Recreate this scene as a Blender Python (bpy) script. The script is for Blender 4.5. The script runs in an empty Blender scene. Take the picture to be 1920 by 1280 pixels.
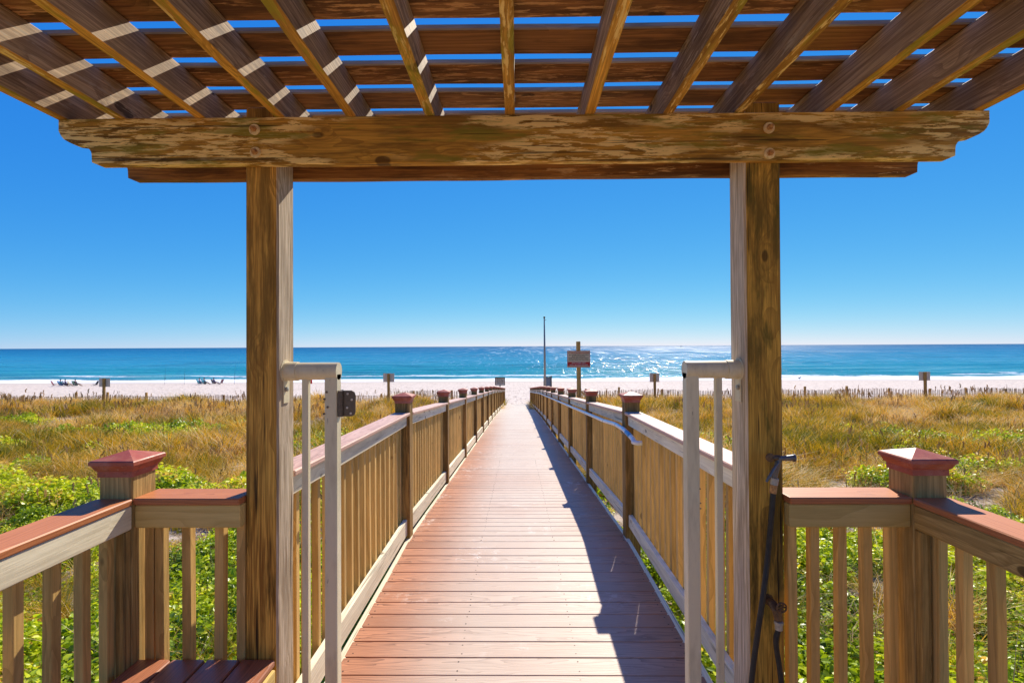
import bpy, bmesh, math, random
import numpy as np
from mathutils import Vector, Matrix, Euler, noise as mnoise
random.seed(7); np.random.seed(7)
R = math.radians; PI = math.pi
C = bpy.data.collections.new('place'); bpy.context.scene.collection.children.link(C)
scene = bpy.context.scene

# ------------------------------------------------------------------ camera
EYE = 1.64; F = 940.0
cam_d = bpy.data.cameras.new('camera'); cam = bpy.data.objects.new('camera', cam_d); C.objects.link(cam)
cam_d.sensor_width = 36; cam_d.lens = 36*F/1920; cam_d.clip_start = 0.05; cam_d.clip_end = 60000
RC = (Matrix.Rotation(R(0.61), 3, 'Z') @ Matrix.Rotation(R(90.55), 3, 'X') @ Matrix.Rotation(R(-0.28), 3, 'Z'))
cam.matrix_world = Matrix.Translation((0, 0, EYE)) @ RC.to_4x4()
scene.camera = cam
scene.render.resolution_x = 1024; scene.render.resolution_y = 682

def P(px, py, Y):
    d = RC @ Vector(((px-960)/F, -(py-640)/F, -1)); t = Y/d.y
    return Vector((d.x*t, Y, EYE + d.z*t))
def PG(px, py, z):
    d = RC @ Vector(((px-960)/F, -(py-640)/F, -1)); t = (z-EYE)/d.z
    return Vector((d.x*t, d.y*t, z))

# ------------------------------------------------------------------ helpers
class MB:
    def __init__(s): s.v = []; s.f = []; s.g = []
    def add(s, vs, fs, gs=None):
        n = len(s.v); s.v += [tuple(v) for v in vs]; s.f += [tuple(i+n for i in f) for f in fs]
        s.g += [tuple(g) for g in (gs if gs is not None else vs)]
        return s
    def board(s, p0, p1, w, t, side=(0, 0, 1), c=0.003, segs=1, wob=0.0):
        """bar from p0 to p1; w measured along 'side', t across; chamfered long edges"""
        p0 = Vector(p0); p1 = Vector(p1); ax = (p1-p0); L = ax.length; ax.normalize()
        sd = Vector(side); sd = (sd - ax*sd.dot(ax)).normalized(); th = ax.cross(sd)
        off = Vector((random.uniform(0, 40), random.uniform(-.12, .12), random.uniform(.05, .2)*random.choice((-1, 1))))
        a, b = w/2, t/2; c = min(c, a*.45, b*.45)
        ring = [(-a+c, -b), (a-c, -b), (a, -b+c), (a, b-c), (a-c, b), (-a+c, b), (-a, b-c), (-a, -b+c)]
        vs = []; gs = []
        st = [0, min(c, L*.2)/L] + [k/segs for k in range(1, segs)] + [1-min(c, L*.2)/L, 1]
        for i, q in enumerate(st):
            k = 1 - (c/max(a, b) if i in (0, len(st)-1) else 0)
            wx = random.uniform(-wob, wob); wy = random.uniform(-wob, wob)
            for (u, v_) in ring:
                vs.append(p0 + ax*(L*q) + sd*(u*k+wx) + th*(v_*k+wy)); gs.append((off.x+L*q, off.y+u, off.z+v_))
        n = len(st); fs = []
        for i in range(n-1):
            for j in range(8):
                k = (j+1) % 8; fs.append((i*8+j, i*8+k, (i+1)*8+k, (i+1)*8+j))
        fs.append(tuple(range(7, -1, -1))); fs.append(tuple((n-1)*8+j for j in range(8)))
        return s.add(vs, fs, gs)
    def box(s, x0, x1, y0, y1, z0, z1, c=0.002):
        d = (x1-x0, y1-y0, z1-z0); k = d.index(max(d)); cx, cy, cz = (x0+x1)/2, (y0+y1)/2, (z0+z1)/2
        if k == 0: return s.board((x0, cy, cz), (x1, cy, cz), d[2], d[1], (0, 0, 1), c)
        if k == 1: return s.board((cx, y0, cz), (cx, y1, cz), d[2], d[0], (0, 0, 1), c)
        return s.board((cx, cy, z0), (cx, cy, z1), d[0], d[1], (1, 0, 0), c)
    def tube(s, pts, rad, n=12, cap=True):
        pts = [Vector(p) for p in pts]; m = len(pts); rads = rad if isinstance(rad, (list, tuple)) else [rad]*m
        vs = []; gs = []; up = None; run = 0
        for i, p in enumerate(pts):
            t = (pts[min(i+1, m-1)]-pts[max(i-1, 0)]).normalized()
            if up is None:
                up = Vector((0, 0, 1)) if abs(t.z) < .9 else Vector((1, 0, 0))
            up = (up - t*up.dot(t)).normalized(); b = t.cross(up)
            if i: run += (p-pts[i-1]).length
            for j in range(n):
                a = 2*PI*j/n; vs.append(p + (up*math.cos(a)+b*math.sin(a))*rads[i]); gs.append((run, rads[i]*math.cos(a), rads[i]*math.sin(a)))
        fs = [(i*n+j, i*n+(j+1) % n, (i+1)*n+(j+1) % n, (i+1)*n+j) for i in range(m-1) for j in range(n)]
        if cap: fs += [tuple(range(n-1, -1, -1)), tuple((m-1)*n+j for j in range(n))]
        return s.add(vs, fs, gs)
    def lathe(s, prof, loc, n=16, axis='Z'):
        loc = Vector(loc); vs = []
        for (r, h) in prof:
            for j in range(n):
                a = 2*PI*j/n; v = Vector((r*math.cos(a), r*math.sin(a), h))
                if axis == 'Y': v = Vector((v.x, v.z, v.y))
                if axis == 'X': v = Vector((v.z, v.x, v.y))
                vs.append(loc+v)
        m = len(prof); fs = [(i*n+j, i*n+(j+1) % n, (i+1)*n+(j+1) % n, (i+1)*n+j) for i in range(m-1) for j in range(n)]
        fs += [tuple(range(n-1, -1, -1)), tuple((m-1)*n+j for j in range(n))]
        return s.add(vs, fs)
    def mesh(s, name, shift=Vector((0, 0, 0)), smooth=False):
        me = bpy.data.meshes.new(name); me.from_pydata([(v[0]-shift.x, v[1]-shift.y, v[2]-shift.z) for v in s.v], [], s.f)
        at = me.attributes.new('gc', 'FLOAT_VECTOR', 'POINT'); at.data.foreach_set('vector', np.array(s.g, 'f').ravel())
        bm = bmesh.new(); bm.from_mesh(me); bmesh.ops.recalc_face_normals(bm, faces=bm.faces); bm.to_mesh(me); bm.free()
        if smooth: me.polygons.foreach_set('use_smooth', [True]*len(me.polygons))
        return me

def wloc(o):
    l = Vector((0, 0, 0))
    while o: l = l + o.location; o = o.parent
    return l
def tag(o, label=None, cat=None, group=None, kind=None):
    if label: o['label'] = label
    if cat: o['category'] = cat
    if group: o['group'] = group
    if kind: o['kind'] = kind
    return o
def thing(name, label, cat, loc, group=None):
    o = bpy.data.objects.new(name, None); C.objects.link(o); o.location = loc; o.empty_display_size = .1
    return tag(o, label, cat, group)
def obj(name, mb, mat, parent=None, smooth=False):
    sh = wloc(parent) if parent else Vector((0, 0, 0))
    me = mb if isinstance(mb, bpy.types.Mesh) else mb.mesh(name, sh, smooth)
    o = bpy.data.objects.new(name, me); C.objects.link(o)
    if parent: o.parent = parent
    if mat and not me.materials: me.materials.append(mat)
    return o
def children(o): return [c for c in C.objects if c.parent == o]
def copy_tree(o, parent=None):
    c = o.copy(); C.objects.link(c); c.parent = parent
    for ch in children(o): copy_tree(ch, c)
    return c

# ------------------------------------------------------------------ material helpers
def srgb(*c):
    return tuple(((x/255)/12.92 if x/255 <= .04045 else ((x/255+.055)/1.055)**2.4) for x in c)+(1,)
class NT:
    def __init__(s, name):
        s.m = bpy.data.materials.new(name); s.m.use_nodes = True; s.t = s.m.node_tree; s.t.nodes.clear()
        s.out = s.n('ShaderNodeOutputMaterial')
    def n(s, ty, **kw):
        nd = s.t.nodes.new(ty)
        for k, v in kw.items(): setattr(nd, k, v)
        return nd
    def l(s, a, b): s.t.links.new(a, b)
    def put(s, sock, v):
        if isinstance(v, bpy.types.NodeSocket): s.l(v, sock)
        elif v is not None: sock.default_value = v
    def math(s, op, a, b=None, c=None, clamp=False):
        nd = s.n('ShaderNodeMath', operation=op, use_clamp=clamp); s.put(nd.inputs[0], a)
        if b is not None: s.put(nd.inputs[1], b)
        if c is not None: s.put(nd.inputs[2], c)
        return nd.outputs[0]
    def vmath(s, op, a, b=None):
        nd = s.n('ShaderNodeVectorMath', operation=op); s.put(nd.inputs[0], a)
        if b is not None: s.put(nd.inputs[1], b)
        return nd.outputs[0]
    def noise(s, vec, scale, detail=3, rough=.55, dist=0):
        nd = s.n('ShaderNodeTexNoise'); s.put(nd.inputs['Vector'], vec); nd.inputs['Scale'].default_value = scale
        nd.inputs['Detail'].default_value = detail; nd.inputs['Roughness'].default_value = rough; nd.inputs['Distortion'].default_value = dist
        return nd
    def ss(s, v, a, b, lo=0, hi=1):
        nd = s.n('ShaderNodeMapRange', interpolation_type='SMOOTHSTEP'); s.put(nd.inputs['Value'], v)
        for k, x in zip(('From Min', 'From Max', 'To Min', 'To Max'), (a, b, lo, hi)): s.put(nd.inputs[k], x)
        return nd.outputs[0]
    def mix(s, f, a, b, bt='MIX'):
        nd = s.n('ShaderNodeMix', data_type='RGBA', blend_type=bt); s.put(nd.inputs[0], f); s.put(nd.inputs[6], a); s.put(nd.inputs[7], b)
        return nd.outputs[2]
    def ramp(s, v, stops):
        nd = s.n('ShaderNodeValToRGB'); s.put(nd.inputs[0], v); e = nd.color_ramp.elements
        while len(e) < len(stops): e.new(.5)
        for i, (p, c) in enumerate(stops): e[i].position = p; e[i].color = c
        return nd.outputs[0]
    def bump(s, h, strength, dist):
        nd = s.n('ShaderNodeBump'); s.put(nd.inputs['Height'], h); nd.inputs['Strength'].default_value = strength; nd.inputs['Distance'].default_value = dist
        return nd.outputs[0]
    def principled(s, col, rough=.6, spec=.5, metal=0, normal=None):
        nd = s.n('ShaderNodeBsdfPrincipled'); s.put(nd.inputs['Base Color'], col); s.put(nd.inputs['Roughness'], rough)
        s.put(nd.inputs['Specular IOR Level'], spec); s.put(nd.inputs['Metallic'], metal)
        if normal is not None: s.l(normal, nd.inputs['Normal'])
        s.l(nd.outputs[0], s.out.inputs[0]); return nd

def wood(name, light, dark, stain, ring=60, ringamt=.6, stainamt=.5, knots=True, peel=None, moss=None, peelth=.55, rough=.75, fib=.4, bumpd=.0012, spec=.25, crack=.0, white=None, pmask=.46):
    s = NT(name); at = s.n('ShaderNodeAttribute', attribute_name='gc'); oi = s.n('ShaderNodeObjectInfo')
    off = s.vmath('SCALE', (7.3, 0.0, 0.0)); off.node.inputs['Scale'].default_value = 1; s.l(oi.outputs['Random'], off.node.inputs['Scale'])
    gc = s.vmath('ADD', at.outputs['Vector'], off)
    w1 = s.noise(s.vmath('MULTIPLY', gc, (1.1, 5, 5)), 1, 2)
    wv = s.vmath('MULTIPLY', s.vmath('SUBTRACT', w1.outputs['Color'], (.5, .5, .5)), (0, .07, .07))
    kv = None; gcw = s.vmath('ADD', gc, wv)
    if knots:
        vo = s.n('ShaderNodeTexVoronoi'); s.l(s.vmath('MULTIPLY', gc, (4.2, 8, 2.5)), vo.inputs['Vector']); vo.inputs['Scale'].default_value = 1
        kd = vo.outputs['Distance']
        sel = s.n('ShaderNodeSeparateColor'); s.l(vo.outputs['Color'], sel.inputs[0])
        rad = s.math('MULTIPLY', s.math('GREATER_THAN', sel.outputs[0], .62), .15)
        kv = s.math('MULTIPLY', s.ss(kd, s.math('MULTIPLY', rad, .75), s.math('ADD', rad, .001), 1, 0), s.math('GREATER_THAN', rad, .01))
        halo = s.math('MULTIPLY', s.ss(kd, 0, .55, 1, 0), s.math('GREATER_THAN', rad, .01))
        bend = s.n('ShaderNodeCombineXYZ'); s.l(s.math('MULTIPLY', halo, .03), bend.inputs[1]); s.l(s.math('MULTIPLY', halo, .03), bend.inputs[2])
        gcw = s.vmath('ADD', gcw, bend.outputs[0])
    sp = s.n('ShaderNodeSeparateXYZ'); s.l(gcw, sp.inputs[0])
    r = s.math('SQRT', s.math('ADD', s.math('POWER', sp.outputs[1], 2), s.math('POWER', sp.outputs[2], 2)))
    rg = s.math('FRACT', s.math('MULTIPLY', r, ring))
    rg = s.math('POWER', rg, 1.8)
    fb = s.noise(s.vmath('MULTIPLY', gc, (6, 260, 260)), 1, 2).outputs[0]
    fm = s.noise(s.vmath('MULTIPLY', gcw, (2.2, 85, 85)), 1, 3, .6).outputs[0]
    st = s.noise(s.vmath('MULTIPLY', gc, (1.6, 10, 10)), 1, 5, .7).outputs[0]
    big = s.noise(s.vmath('MULTIPLY', gc, (.9, 3, 3)), 1, 2).outputs[0]
    col = s.mix(s.math('MULTIPLY', rg, ringamt), light, dark)
    col = s.mix(s.math('MULTIPLY', s.ss(fb, .35, .7), fib), col, dark)
    col = s.mix(s.math('MULTIPLY', s.ss(fm, .45, .66), fib), col, dark)
    col = s.mix(s.math('MULTIPLY', s.ss(fm, .42, .28), fib*.5), col, tuple(min(1, q*1.25) for q in light[:3])+(1,))
    col = s.mix(s.math('MULTIPLY', s.ss(st, .46, .62), stainamt), col, stain)
    col = s.mix(s.ss(big, .3, .75, 0, .35), col, s.mix(.5, col, light))
    vr = s.n('ShaderNodeHueSaturation'); s.l(col, vr.inputs['Color']); s.l(s.math('MULTIPLY_ADD', oi.outputs['Random'], .35, .84), vr.inputs['Value']); col = vr.outputs[0]
    if kv is not None:
        col = s.mix(s.math('MULTIPLY', kv, .8), col, tuple(x*.35 for x in dark[:3])+(1,))
    if peel:
        pn = s.noise(s.vmath('MULTIPLY', gc, (8, 60, 60)), 1, 6, .68, .3).outputs[0]
        pm = s.math('MULTIPLY', s.ss(pn, peelth-.03, peelth+.03), s.ss(s.noise(s.vmath('MULTIPLY', gc, (1.1, 5, 5)), 1, 2).outputs[0], pmask, pmask+.08))
        col = s.mix(s.math('MULTIPLY', pm, .95), col, peel)
    if moss:
        mn = s.noise(s.vmath('MULTIPLY', gc, (2.5, 14, 14)), 1, 5, .65).outputs[0]
        col = s.mix(s.ss(mn, .52, .64, 0, .75), col, moss)
    if crack:
        cn = s.noise(s.vmath('MULTIPLY', gc, (1.0, 42, 42)), 1, 3, .6).outputs[0]
        col = s.mix(s.ss(cn, .62, .66, 0, crack), col, (.012, .008, .004, 1))
    if white:
        col = s.mix(s.ss(s.noise(s.vmath('MULTIPLY', gc, (2, 7, 7)), 1, 3).outputs[0], .4, .65, 0, .6), col, white)
    h = s.math('ADD', s.math('MULTIPLY', fb, .5), s.math('ADD', s.math('MULTIPLY', rg, -.4), s.math('MULTIPLY', fm, -1.2)))
    nm = s.bump(h, .6, bumpd)
    s.principled(col, rough, spec, 0, nm); return s.m

M = {}
M['beam'] = wood('pergola_beam_wood', (.84, .44, .06, 1), (.24, .10, .012, 1), (.11, .055, .008, 1), ring=70, peel=(1, .70, .24, 1), moss=(.24, .21, .018, 1), peelth=.505, stainamt=.75, fib=.6, crack=.7, pmask=.40)
M['joist'] = wood('pergola_rafter_wood', (.62, .45, .26, 1), (.16, .09, .045, 1), (.10, .06, .03, 1), ring=90, peel=(.50, .40, .27, 1), peelth=.58, fib=.6)
M['underbounce'] = wood('rafter_underside_bounce_wood', (.85, .45, .07, 1), (.30, .13, .015, 1), (.16, .07, .012, 1), ring=90, peel=(.92, .66, .22, 1), moss=(.30, .28, .02, 1), peelth=.55, fib=.5)  # orange deck bounce painted into the underside wood
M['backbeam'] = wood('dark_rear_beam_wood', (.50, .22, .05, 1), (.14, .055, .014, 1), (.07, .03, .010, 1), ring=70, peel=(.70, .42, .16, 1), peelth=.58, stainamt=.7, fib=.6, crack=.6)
M['slat'] = wood('pergola_slat_wood', (.46, .21, .06, 1), (.12, .05, .015, 1), (.05, .022, .008, 1), ring=60, peel=(.66, .36, .13, 1), peelth=.56, stainamt=.75)
M['ppost'] = wood('pergola_post_wood', (.92, .50, .09, 1), (.24, .095, .012, 1), (.11, .058, .008, 1), ring=75, ringamt=.6, fib=.75, stainamt=.75, crack=.9, bumpd=.002)
M['ppostmoss'] = wood('mossy_post_wood', (.66, .37, .055, 1), (.18, .085, .011, 1), (.06, .042, .006, 1), ring=75, ringamt=.6, fib=.7, stainamt=.9, crack=.9, bumpd=.002, moss=(.10, .085, .010, 1))
M['ppostlit'] = wood('lit_grey_weathered_post_wood', (.80, .66, .48, 1), (.30, .20, .11, 1), (.16, .10, .05, 1), ring=75, ringamt=.6, fib=.8, stainamt=.4, crack=.85, bumpd=.002)  # weathered grey, lightened to paint sun on the inner faces
M['wpost'] = wood('walkway_post_wood', (.42, .25, .075, 1), (.17, .085, .02, 1), (.08, .05, .012, 1), ring=60, stainamt=.7, crack=.5, fib=.6)
M['slatskylit'] = wood('skylit_slat_edge_wood', (.44, .39, .29, 1), (.26, .21, .14, 1), (.15, .12, .08, 1), ring=50, fib=.5)  # near edges greyed to paint in sky light from above
M['rail'] = wood('treated_rail_wood', (.72, .53, .19, 1), (.46, .29, .07, 1), (.36, .26, .08, 1), ring=60, ringamt=.45, stainamt=.3, fib=.2)
M['railgrey'] = wood('weathered_rail_wood', (.88, .80, .58, 1), (.58, .49, .32, 1), (.42, .35, .23, 1), ring=60, ringamt=.5, stainamt=.35, fib=.3, crack=.5)
M['bal'] = wood('baluster_wood', (.74, .47, .155, 1), (.34, .19, .05, 1), (.24, .14, .035, 1), ring=45, ringamt=.5, stainamt=.35, fib=.2)
M['rpost'] = wood('railing_post_wood', (.60, .40, .14, 1), (.22, .13, .035, 1), (.13, .085, .022, 1), ring=60, stainamt=.5, crack=.4)
M['oldwood'] = wood('sign_post_wood', (.66, .38, .10, 1), (.36, .18, .04, 1), (.14, .08, .03, 1), ring=40, knots=False)
M['pick'] = wood('sand_fence_wood', (.55, .40, .24, 1), (.30, .18, .09, 1), (.20, .12, .06, 1), ring=30, knots=False)

def composite(name, col, dk, spec, rough, dust=0.0):
    s = NT(name); at = s.n('ShaderNodeAttribute', attribute_name='gc')
    gc = at.outputs['Vector']
    w1 = s.noise(s.vmath('MULTIPLY', gc, (2.2, 14, 14)), 1, 2)
    gcw = s.vmath('ADD', gc, s.vmath('MULTIPLY', s.vmath('SUBTRACT', w1.outputs['Color'], (.5,)*3), (0, .05, .05)))
    sp = s.n('ShaderNodeSeparateXYZ'); s.l(gcw, sp.inputs[0])
    r = s.math('SQRT', s.math('ADD', s.math('POWER', sp.outputs[1], 2), s.math('POWER', sp.outputs[2], 2)))
    rg = s.math('POWER', s.math('FRACT', s.math('MULTIPLY', r, 110)), 3)
    fb = s.noise(s.vmath('MULTIPLY', gc, (9, 300, 300)), 1, 2).outputs[0]
    c = s.mix(s.math('MULTIPLY', rg, .75), col, dk)
    c = s.mix(s.ss(fb, .4, .75, 0, .35), c, dk)
    pl = s.noise(s.vmath('MULTIPLY', gc, (.35, 1.2, 1.2)), 1, 1).outputs[0]
    hv = s.n('ShaderNodeHueSaturation'); s.l(c, hv.inputs['Color']); s.l(s.ss(pl, .3, .7, .85, 1.15), hv.inputs['Value']); c = hv.outputs[0]
    base_c = c
    if dust:
        geo = s.n('ShaderNodeNewGeometry'); pos = geo.outputs['Position']
        d1 = s.noise(pos, 1.7, 4, .6).outputs[0]; d2 = s.noise(pos, 14, 3, .7).outputs[0]
        dm = s.math('MULTIPLY', s.ss(d1, .5, .75), s.ss(d2, .5, .68))
        sx = s.n('ShaderNodeSeparateXYZ'); s.l(pos, sx.inputs[0])
        sheen = s.math('MULTIPLY', s.ss(s.math('ABSOLUTE', s.math('SUBTRACT', sx.outputs[0], .1)), .3, .98, 1, 0), s.ss(s.noise(pos, .8, 3).outputs[0], .25, .6, .72, 1))  # pale centre band paints the low-angle sheen on the boards
        c = s.mix(s.math('MULTIPLY', sheen, .88), c, (.58, .48, .385, 1))
        c = s.mix(s.math('MULTIPLY', rg, .35), c, dk)
        c = s.mix(s.math('MULTIPLY', dm, dust), c, (.75, .68, .60, 1))
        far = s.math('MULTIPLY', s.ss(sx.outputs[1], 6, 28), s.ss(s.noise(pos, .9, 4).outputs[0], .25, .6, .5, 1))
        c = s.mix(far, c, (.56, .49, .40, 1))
    nm = s.bump(s.math('ADD', rg, fb), .4, .0008)
    s.principled(c, rough, spec, 0, nm); return s.m
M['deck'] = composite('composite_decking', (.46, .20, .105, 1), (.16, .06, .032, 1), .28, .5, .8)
M['cap'] = composite('composite_cap_rail', (.54, .20, .075, 1), (.34, .11, .04, 1), .25, .5)
M['capgrey'] = composite('faded_cap_rail', (.66, .42, .32, 1), (.33, .17, .12, 1), .3, .5)
M['bench'] = composite('bench_composite', (.42, .16, .08, 1), (.20, .07, .035, 1), .4, .4)

def plain(name, col, rough=.5, spec=.5, metal=0, nscale=30, namt=.25, dk=None, bumpd=.0006):
    s = NT(name); tc = s.n('ShaderNodeTexCoord').outputs['Object']
    n1 = s.noise(tc, nscale, 4, .6).outputs[0]
    c = s.mix(s.ss(n1, .35, .7, 0, namt), col, dk or tuple(x*.45 for x in col[:3])+(1,))
    n2 = s.noise(tc, nscale*6, 2).outputs[0]
    s.principled(c, s.ss(n1, .3, .7, rough*.85, min(1, rough*1.2)), spec, metal, s.bump(n2, .3, bumpd)); return s.m
def worn_metal(name, col):
    s = NT(name); pos = s.n('ShaderNodeNewGeometry').outputs['Position']
    g = s.noise(s.vmath('MULTIPLY', pos, (18, 18, 4)), 1, 4, .65).outputs[0]; sp = s.noise(pos, 75, 3, .7).outputs[0]; ch = s.noise(s.vmath('MULTIPLY', pos, (60, 60, 12)), 1, 3, .7).outputs[0]
    c = s.mix(s.ss(g, .45, .7, 0, .38), col, (.42, .33, .18, 1)); c = s.mix(s.ss(sp, .70, .74, 0, .9), c, (.16, .07, .03, 1)); c = s.mix(s.ss(ch, .70, .73, 0, .7), c, (.30, .25, .18, 1))
    s.principled(c, s.ss(g, .3, .7, .35, .55), .4, 0, s.bump(sp, .3, .0006)); return s.m
def worn_plastic(name, col):
    s = NT(name); pos = s.n('ShaderNodeNewGeometry').outputs['Position']
    g = s.noise(pos, 9, 5, .7).outputs[0]; f = s.noise(pos, 55, 4, .7).outputs[0]; sx = s.noise(pos, 110, 2).outputs[0]
    c = s.mix(s.ss(g, .42, .68, 0, .5), col, (.52, .24, .17, 1)); c = s.mix(s.ss(f, .55, .7, 0, .45), c, tuple(q*.35 for q in col[:3])+(1,)); c = s.mix(s.ss(f, .33, .28, 0, .6), c, (.62, .52, .42, 1))
    s.principled(c, s.ss(g, .3, .7, .4, .65), .35, 0, s.bump(sx, .35, .0008)); return s.m
M['capred'] = worn_plastic('post_cap_red_plastic', (.40, .085, .042, 1))
M['cream'] = worn_metal('cream_powder_coat', (.76, .66, .43, 1))
M['white'] = plain('white_pipe_paint', (.80, .80, .78, 1), .3, .5, 0, 8, .1)
M['bluetape'] = plain('blue_tape', (.12, .38, .62, 1), .5)
M['bronze'] = plain('bronze_hinge_metal', (.17, .12, .08, 1), .4, .5, .3, 60, .4)
M['rust'] = plain('rusty_galvanised_steel', (.62, .32, .10, 1), .6, .4, .0, 90, .7, (.20, .06, .015, 1), .001)
M['washer'] = plain('weathered_washer', (.95, .74, .36, 1), .6, .4, .0, 60, .5, (.45, .22, .05, 1), .001)
M['galv'] = plain('galvanised_steel', (.45, .42, .36, 1), .5, .5, .5, 60, .3)
M['screwdark'] = plain('dark_deck_screw', (.06, .035, .025, 1), .5, .5, .3)
M['hose'] = plain('black_rubber_hose', (.028, .024, .02, 1), .5, .4, 0, 40, .4)
M['brass'] = plain('tarnished_brass', (.17, .10, .05, 1), .45, .5, .5, 70, .6, (.05, .03, .02, 1))
M['nozzle'] = plain('nozzle_grey_metal', (.16, .17, .18, 1), .35, .5, .6, 60, .3)
M['signback'] = plain('sign_plate_back', (.80, .66, .46, 1), .6, .3, 0, 6, .2)
M['signface'] = plain('sign_face_tan', (.72, .52, .30, 1), .5, .3, 0, 5, .15)
M['signred'] = plain('sign_red_paint', (.48, .015, .012, 1), .5, .3)
M['signdark'] = plain('sign_dark_paint', (.05, .035, .02, 1), .5, .3)
M['signwhite'] = plain('sign_pale_letters', (.75, .66, .52, 1), .5, .3)
M['pole'] = plain('flagpole_grey', (.24, .22, .19, 1), .4, .5, .3, 5, .2)
M['darkwood'] = plain('dark_stained_wood', (.06, .045, .032, 1), .7, .2)
M['greybin'] = plain('grey_plastic', (.16, .18, .20, 1), .6, .3, 0, 8, .3)
M['skin'] = plain('skin', (.40, .23, .15, 1), .6, .3, 0, 8, .1)
def cloth(nm, c): M[nm] = plain(nm, c, .85, .2, 0, 15, .2); return M[nm]
for nm, c in dict(teal=(.02, .22, .32, 1), navy=(.03, .05, .16, 1), maroon=(.17, .03, .05, 1), green=(.05, .12, .09, 1), tan=(.42, .34, .22, 1), bluecl=(.06, .20, .42, 1), darkcl=(.035, .04, .055, 1), pink=(.28, .14, .16, 1), redcl=(.55, .01, .015, 1), hatblue=(.03, .12, .25, 1)).items(): cloth(nm, c)

# ground
def ground_mat():
    s = NT('sand_and_dune_soil'); pos = s.n('ShaderNodeNewGeometry').outputs['Position']
    sx = s.n('ShaderNodeSeparateXYZ'); s.l(pos, sx.inputs[0]); Y = sx.outputs[1]
    n1 = s.noise(pos, .35, 3).outputs[0]; n2 = s.noise(pos, 3, 5, .65).outputs[0]; n3 = s.noise(pos, 22, 3).outputs[0]
    sand = s.mix(s.ss(n2, .3, .75), (.70, .61, .52, 1), (.56, .46, .37, 1))
    vo = s.n('ShaderNodeTexVoronoi'); s.l(s.vmath('MULTIPLY', pos, (1.5, .75, 1)), vo.inputs['Vector']); vo.inputs['Scale'].default_value = 1.5
    sv = s.n('ShaderNodeSeparateColor'); s.l(vo.outputs['Color'], sv.inputs[0])
    fp = s.math('MULTIPLY', s.ss(vo.outputs['Distance'], .1, .32, 1, 0), s.math('GREATER_THAN', sv.outputs[0], .35))
    litter = s.mix(s.ss(n3, .3, .7), (.26, .17, .08, 1), (.09, .065, .03, 1))
    inl = s.ss(s.math('ADD', Y, s.math('MULTIPLY', n1, 6)), 35, 40)
    lit = s.math('MULTIPLY', s.math('SUBTRACT', 1, inl), s.ss(n2, .45, .6, .9, .25))
    col = s.mix(lit, sand, litter)
    wet = s.ss(s.math('ADD', Y, s.math('MULTIPLY', n1, 5)), 85, 91)
    col = s.mix(s.math('MULTIPLY', wet, .45), col, (.38, .34, .29, 1))
    wr = s.math('MULTIPLY', s.ss(s.math('ABSOLUTE', s.math('SUBTRACT', s.math('ADD', Y, s.math('MULTIPLY', n1, 4)), 84)), .3, 1.0, 1, 0), s.ss(s.noise(pos, 2.5, 4, .7).outputs[0], .5, .6, 0, .6))
    col = s.mix(wr, col, (.2, .16, .11, 1))
    dry = s.math('SUBTRACT', 1, wet)
    h = s.math('ADD', s.math('MULTIPLY', fp, -1.0), s.math('MULTIPLY', n2, .8)); h = s.math('MULTIPLY', h, s.math('MULTIPLY', inl, dry)); h = s.math('ADD', h, s.math('MULTIPLY', n3, .1))
    col = s.mix(s.math('MULTIPLY', s.math('MULTIPLY', fp, .6), s.math('MULTIPLY', inl, dry)), col, (.36, .28, .21, 1))  # footprint shading painted into the sand colour
    sk = s.noise(s.vmath('MULTIPLY', pos, (2.6, .30, 1)), 1, 4, .75).outputs[0]
    col = s.mix(s.math('MULTIPLY', s.ss(sk, .54, .64, 0, .5), s.math('MULTIPLY', inl, dry)), col, (.34, .27, .21, 1))  # dark specks paint the shade of footprint relief
    s.principled(col, .9, .15, 0, s.bump(h, 1.0, .16)); return s.m
M['ground'] = ground_mat()

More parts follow.
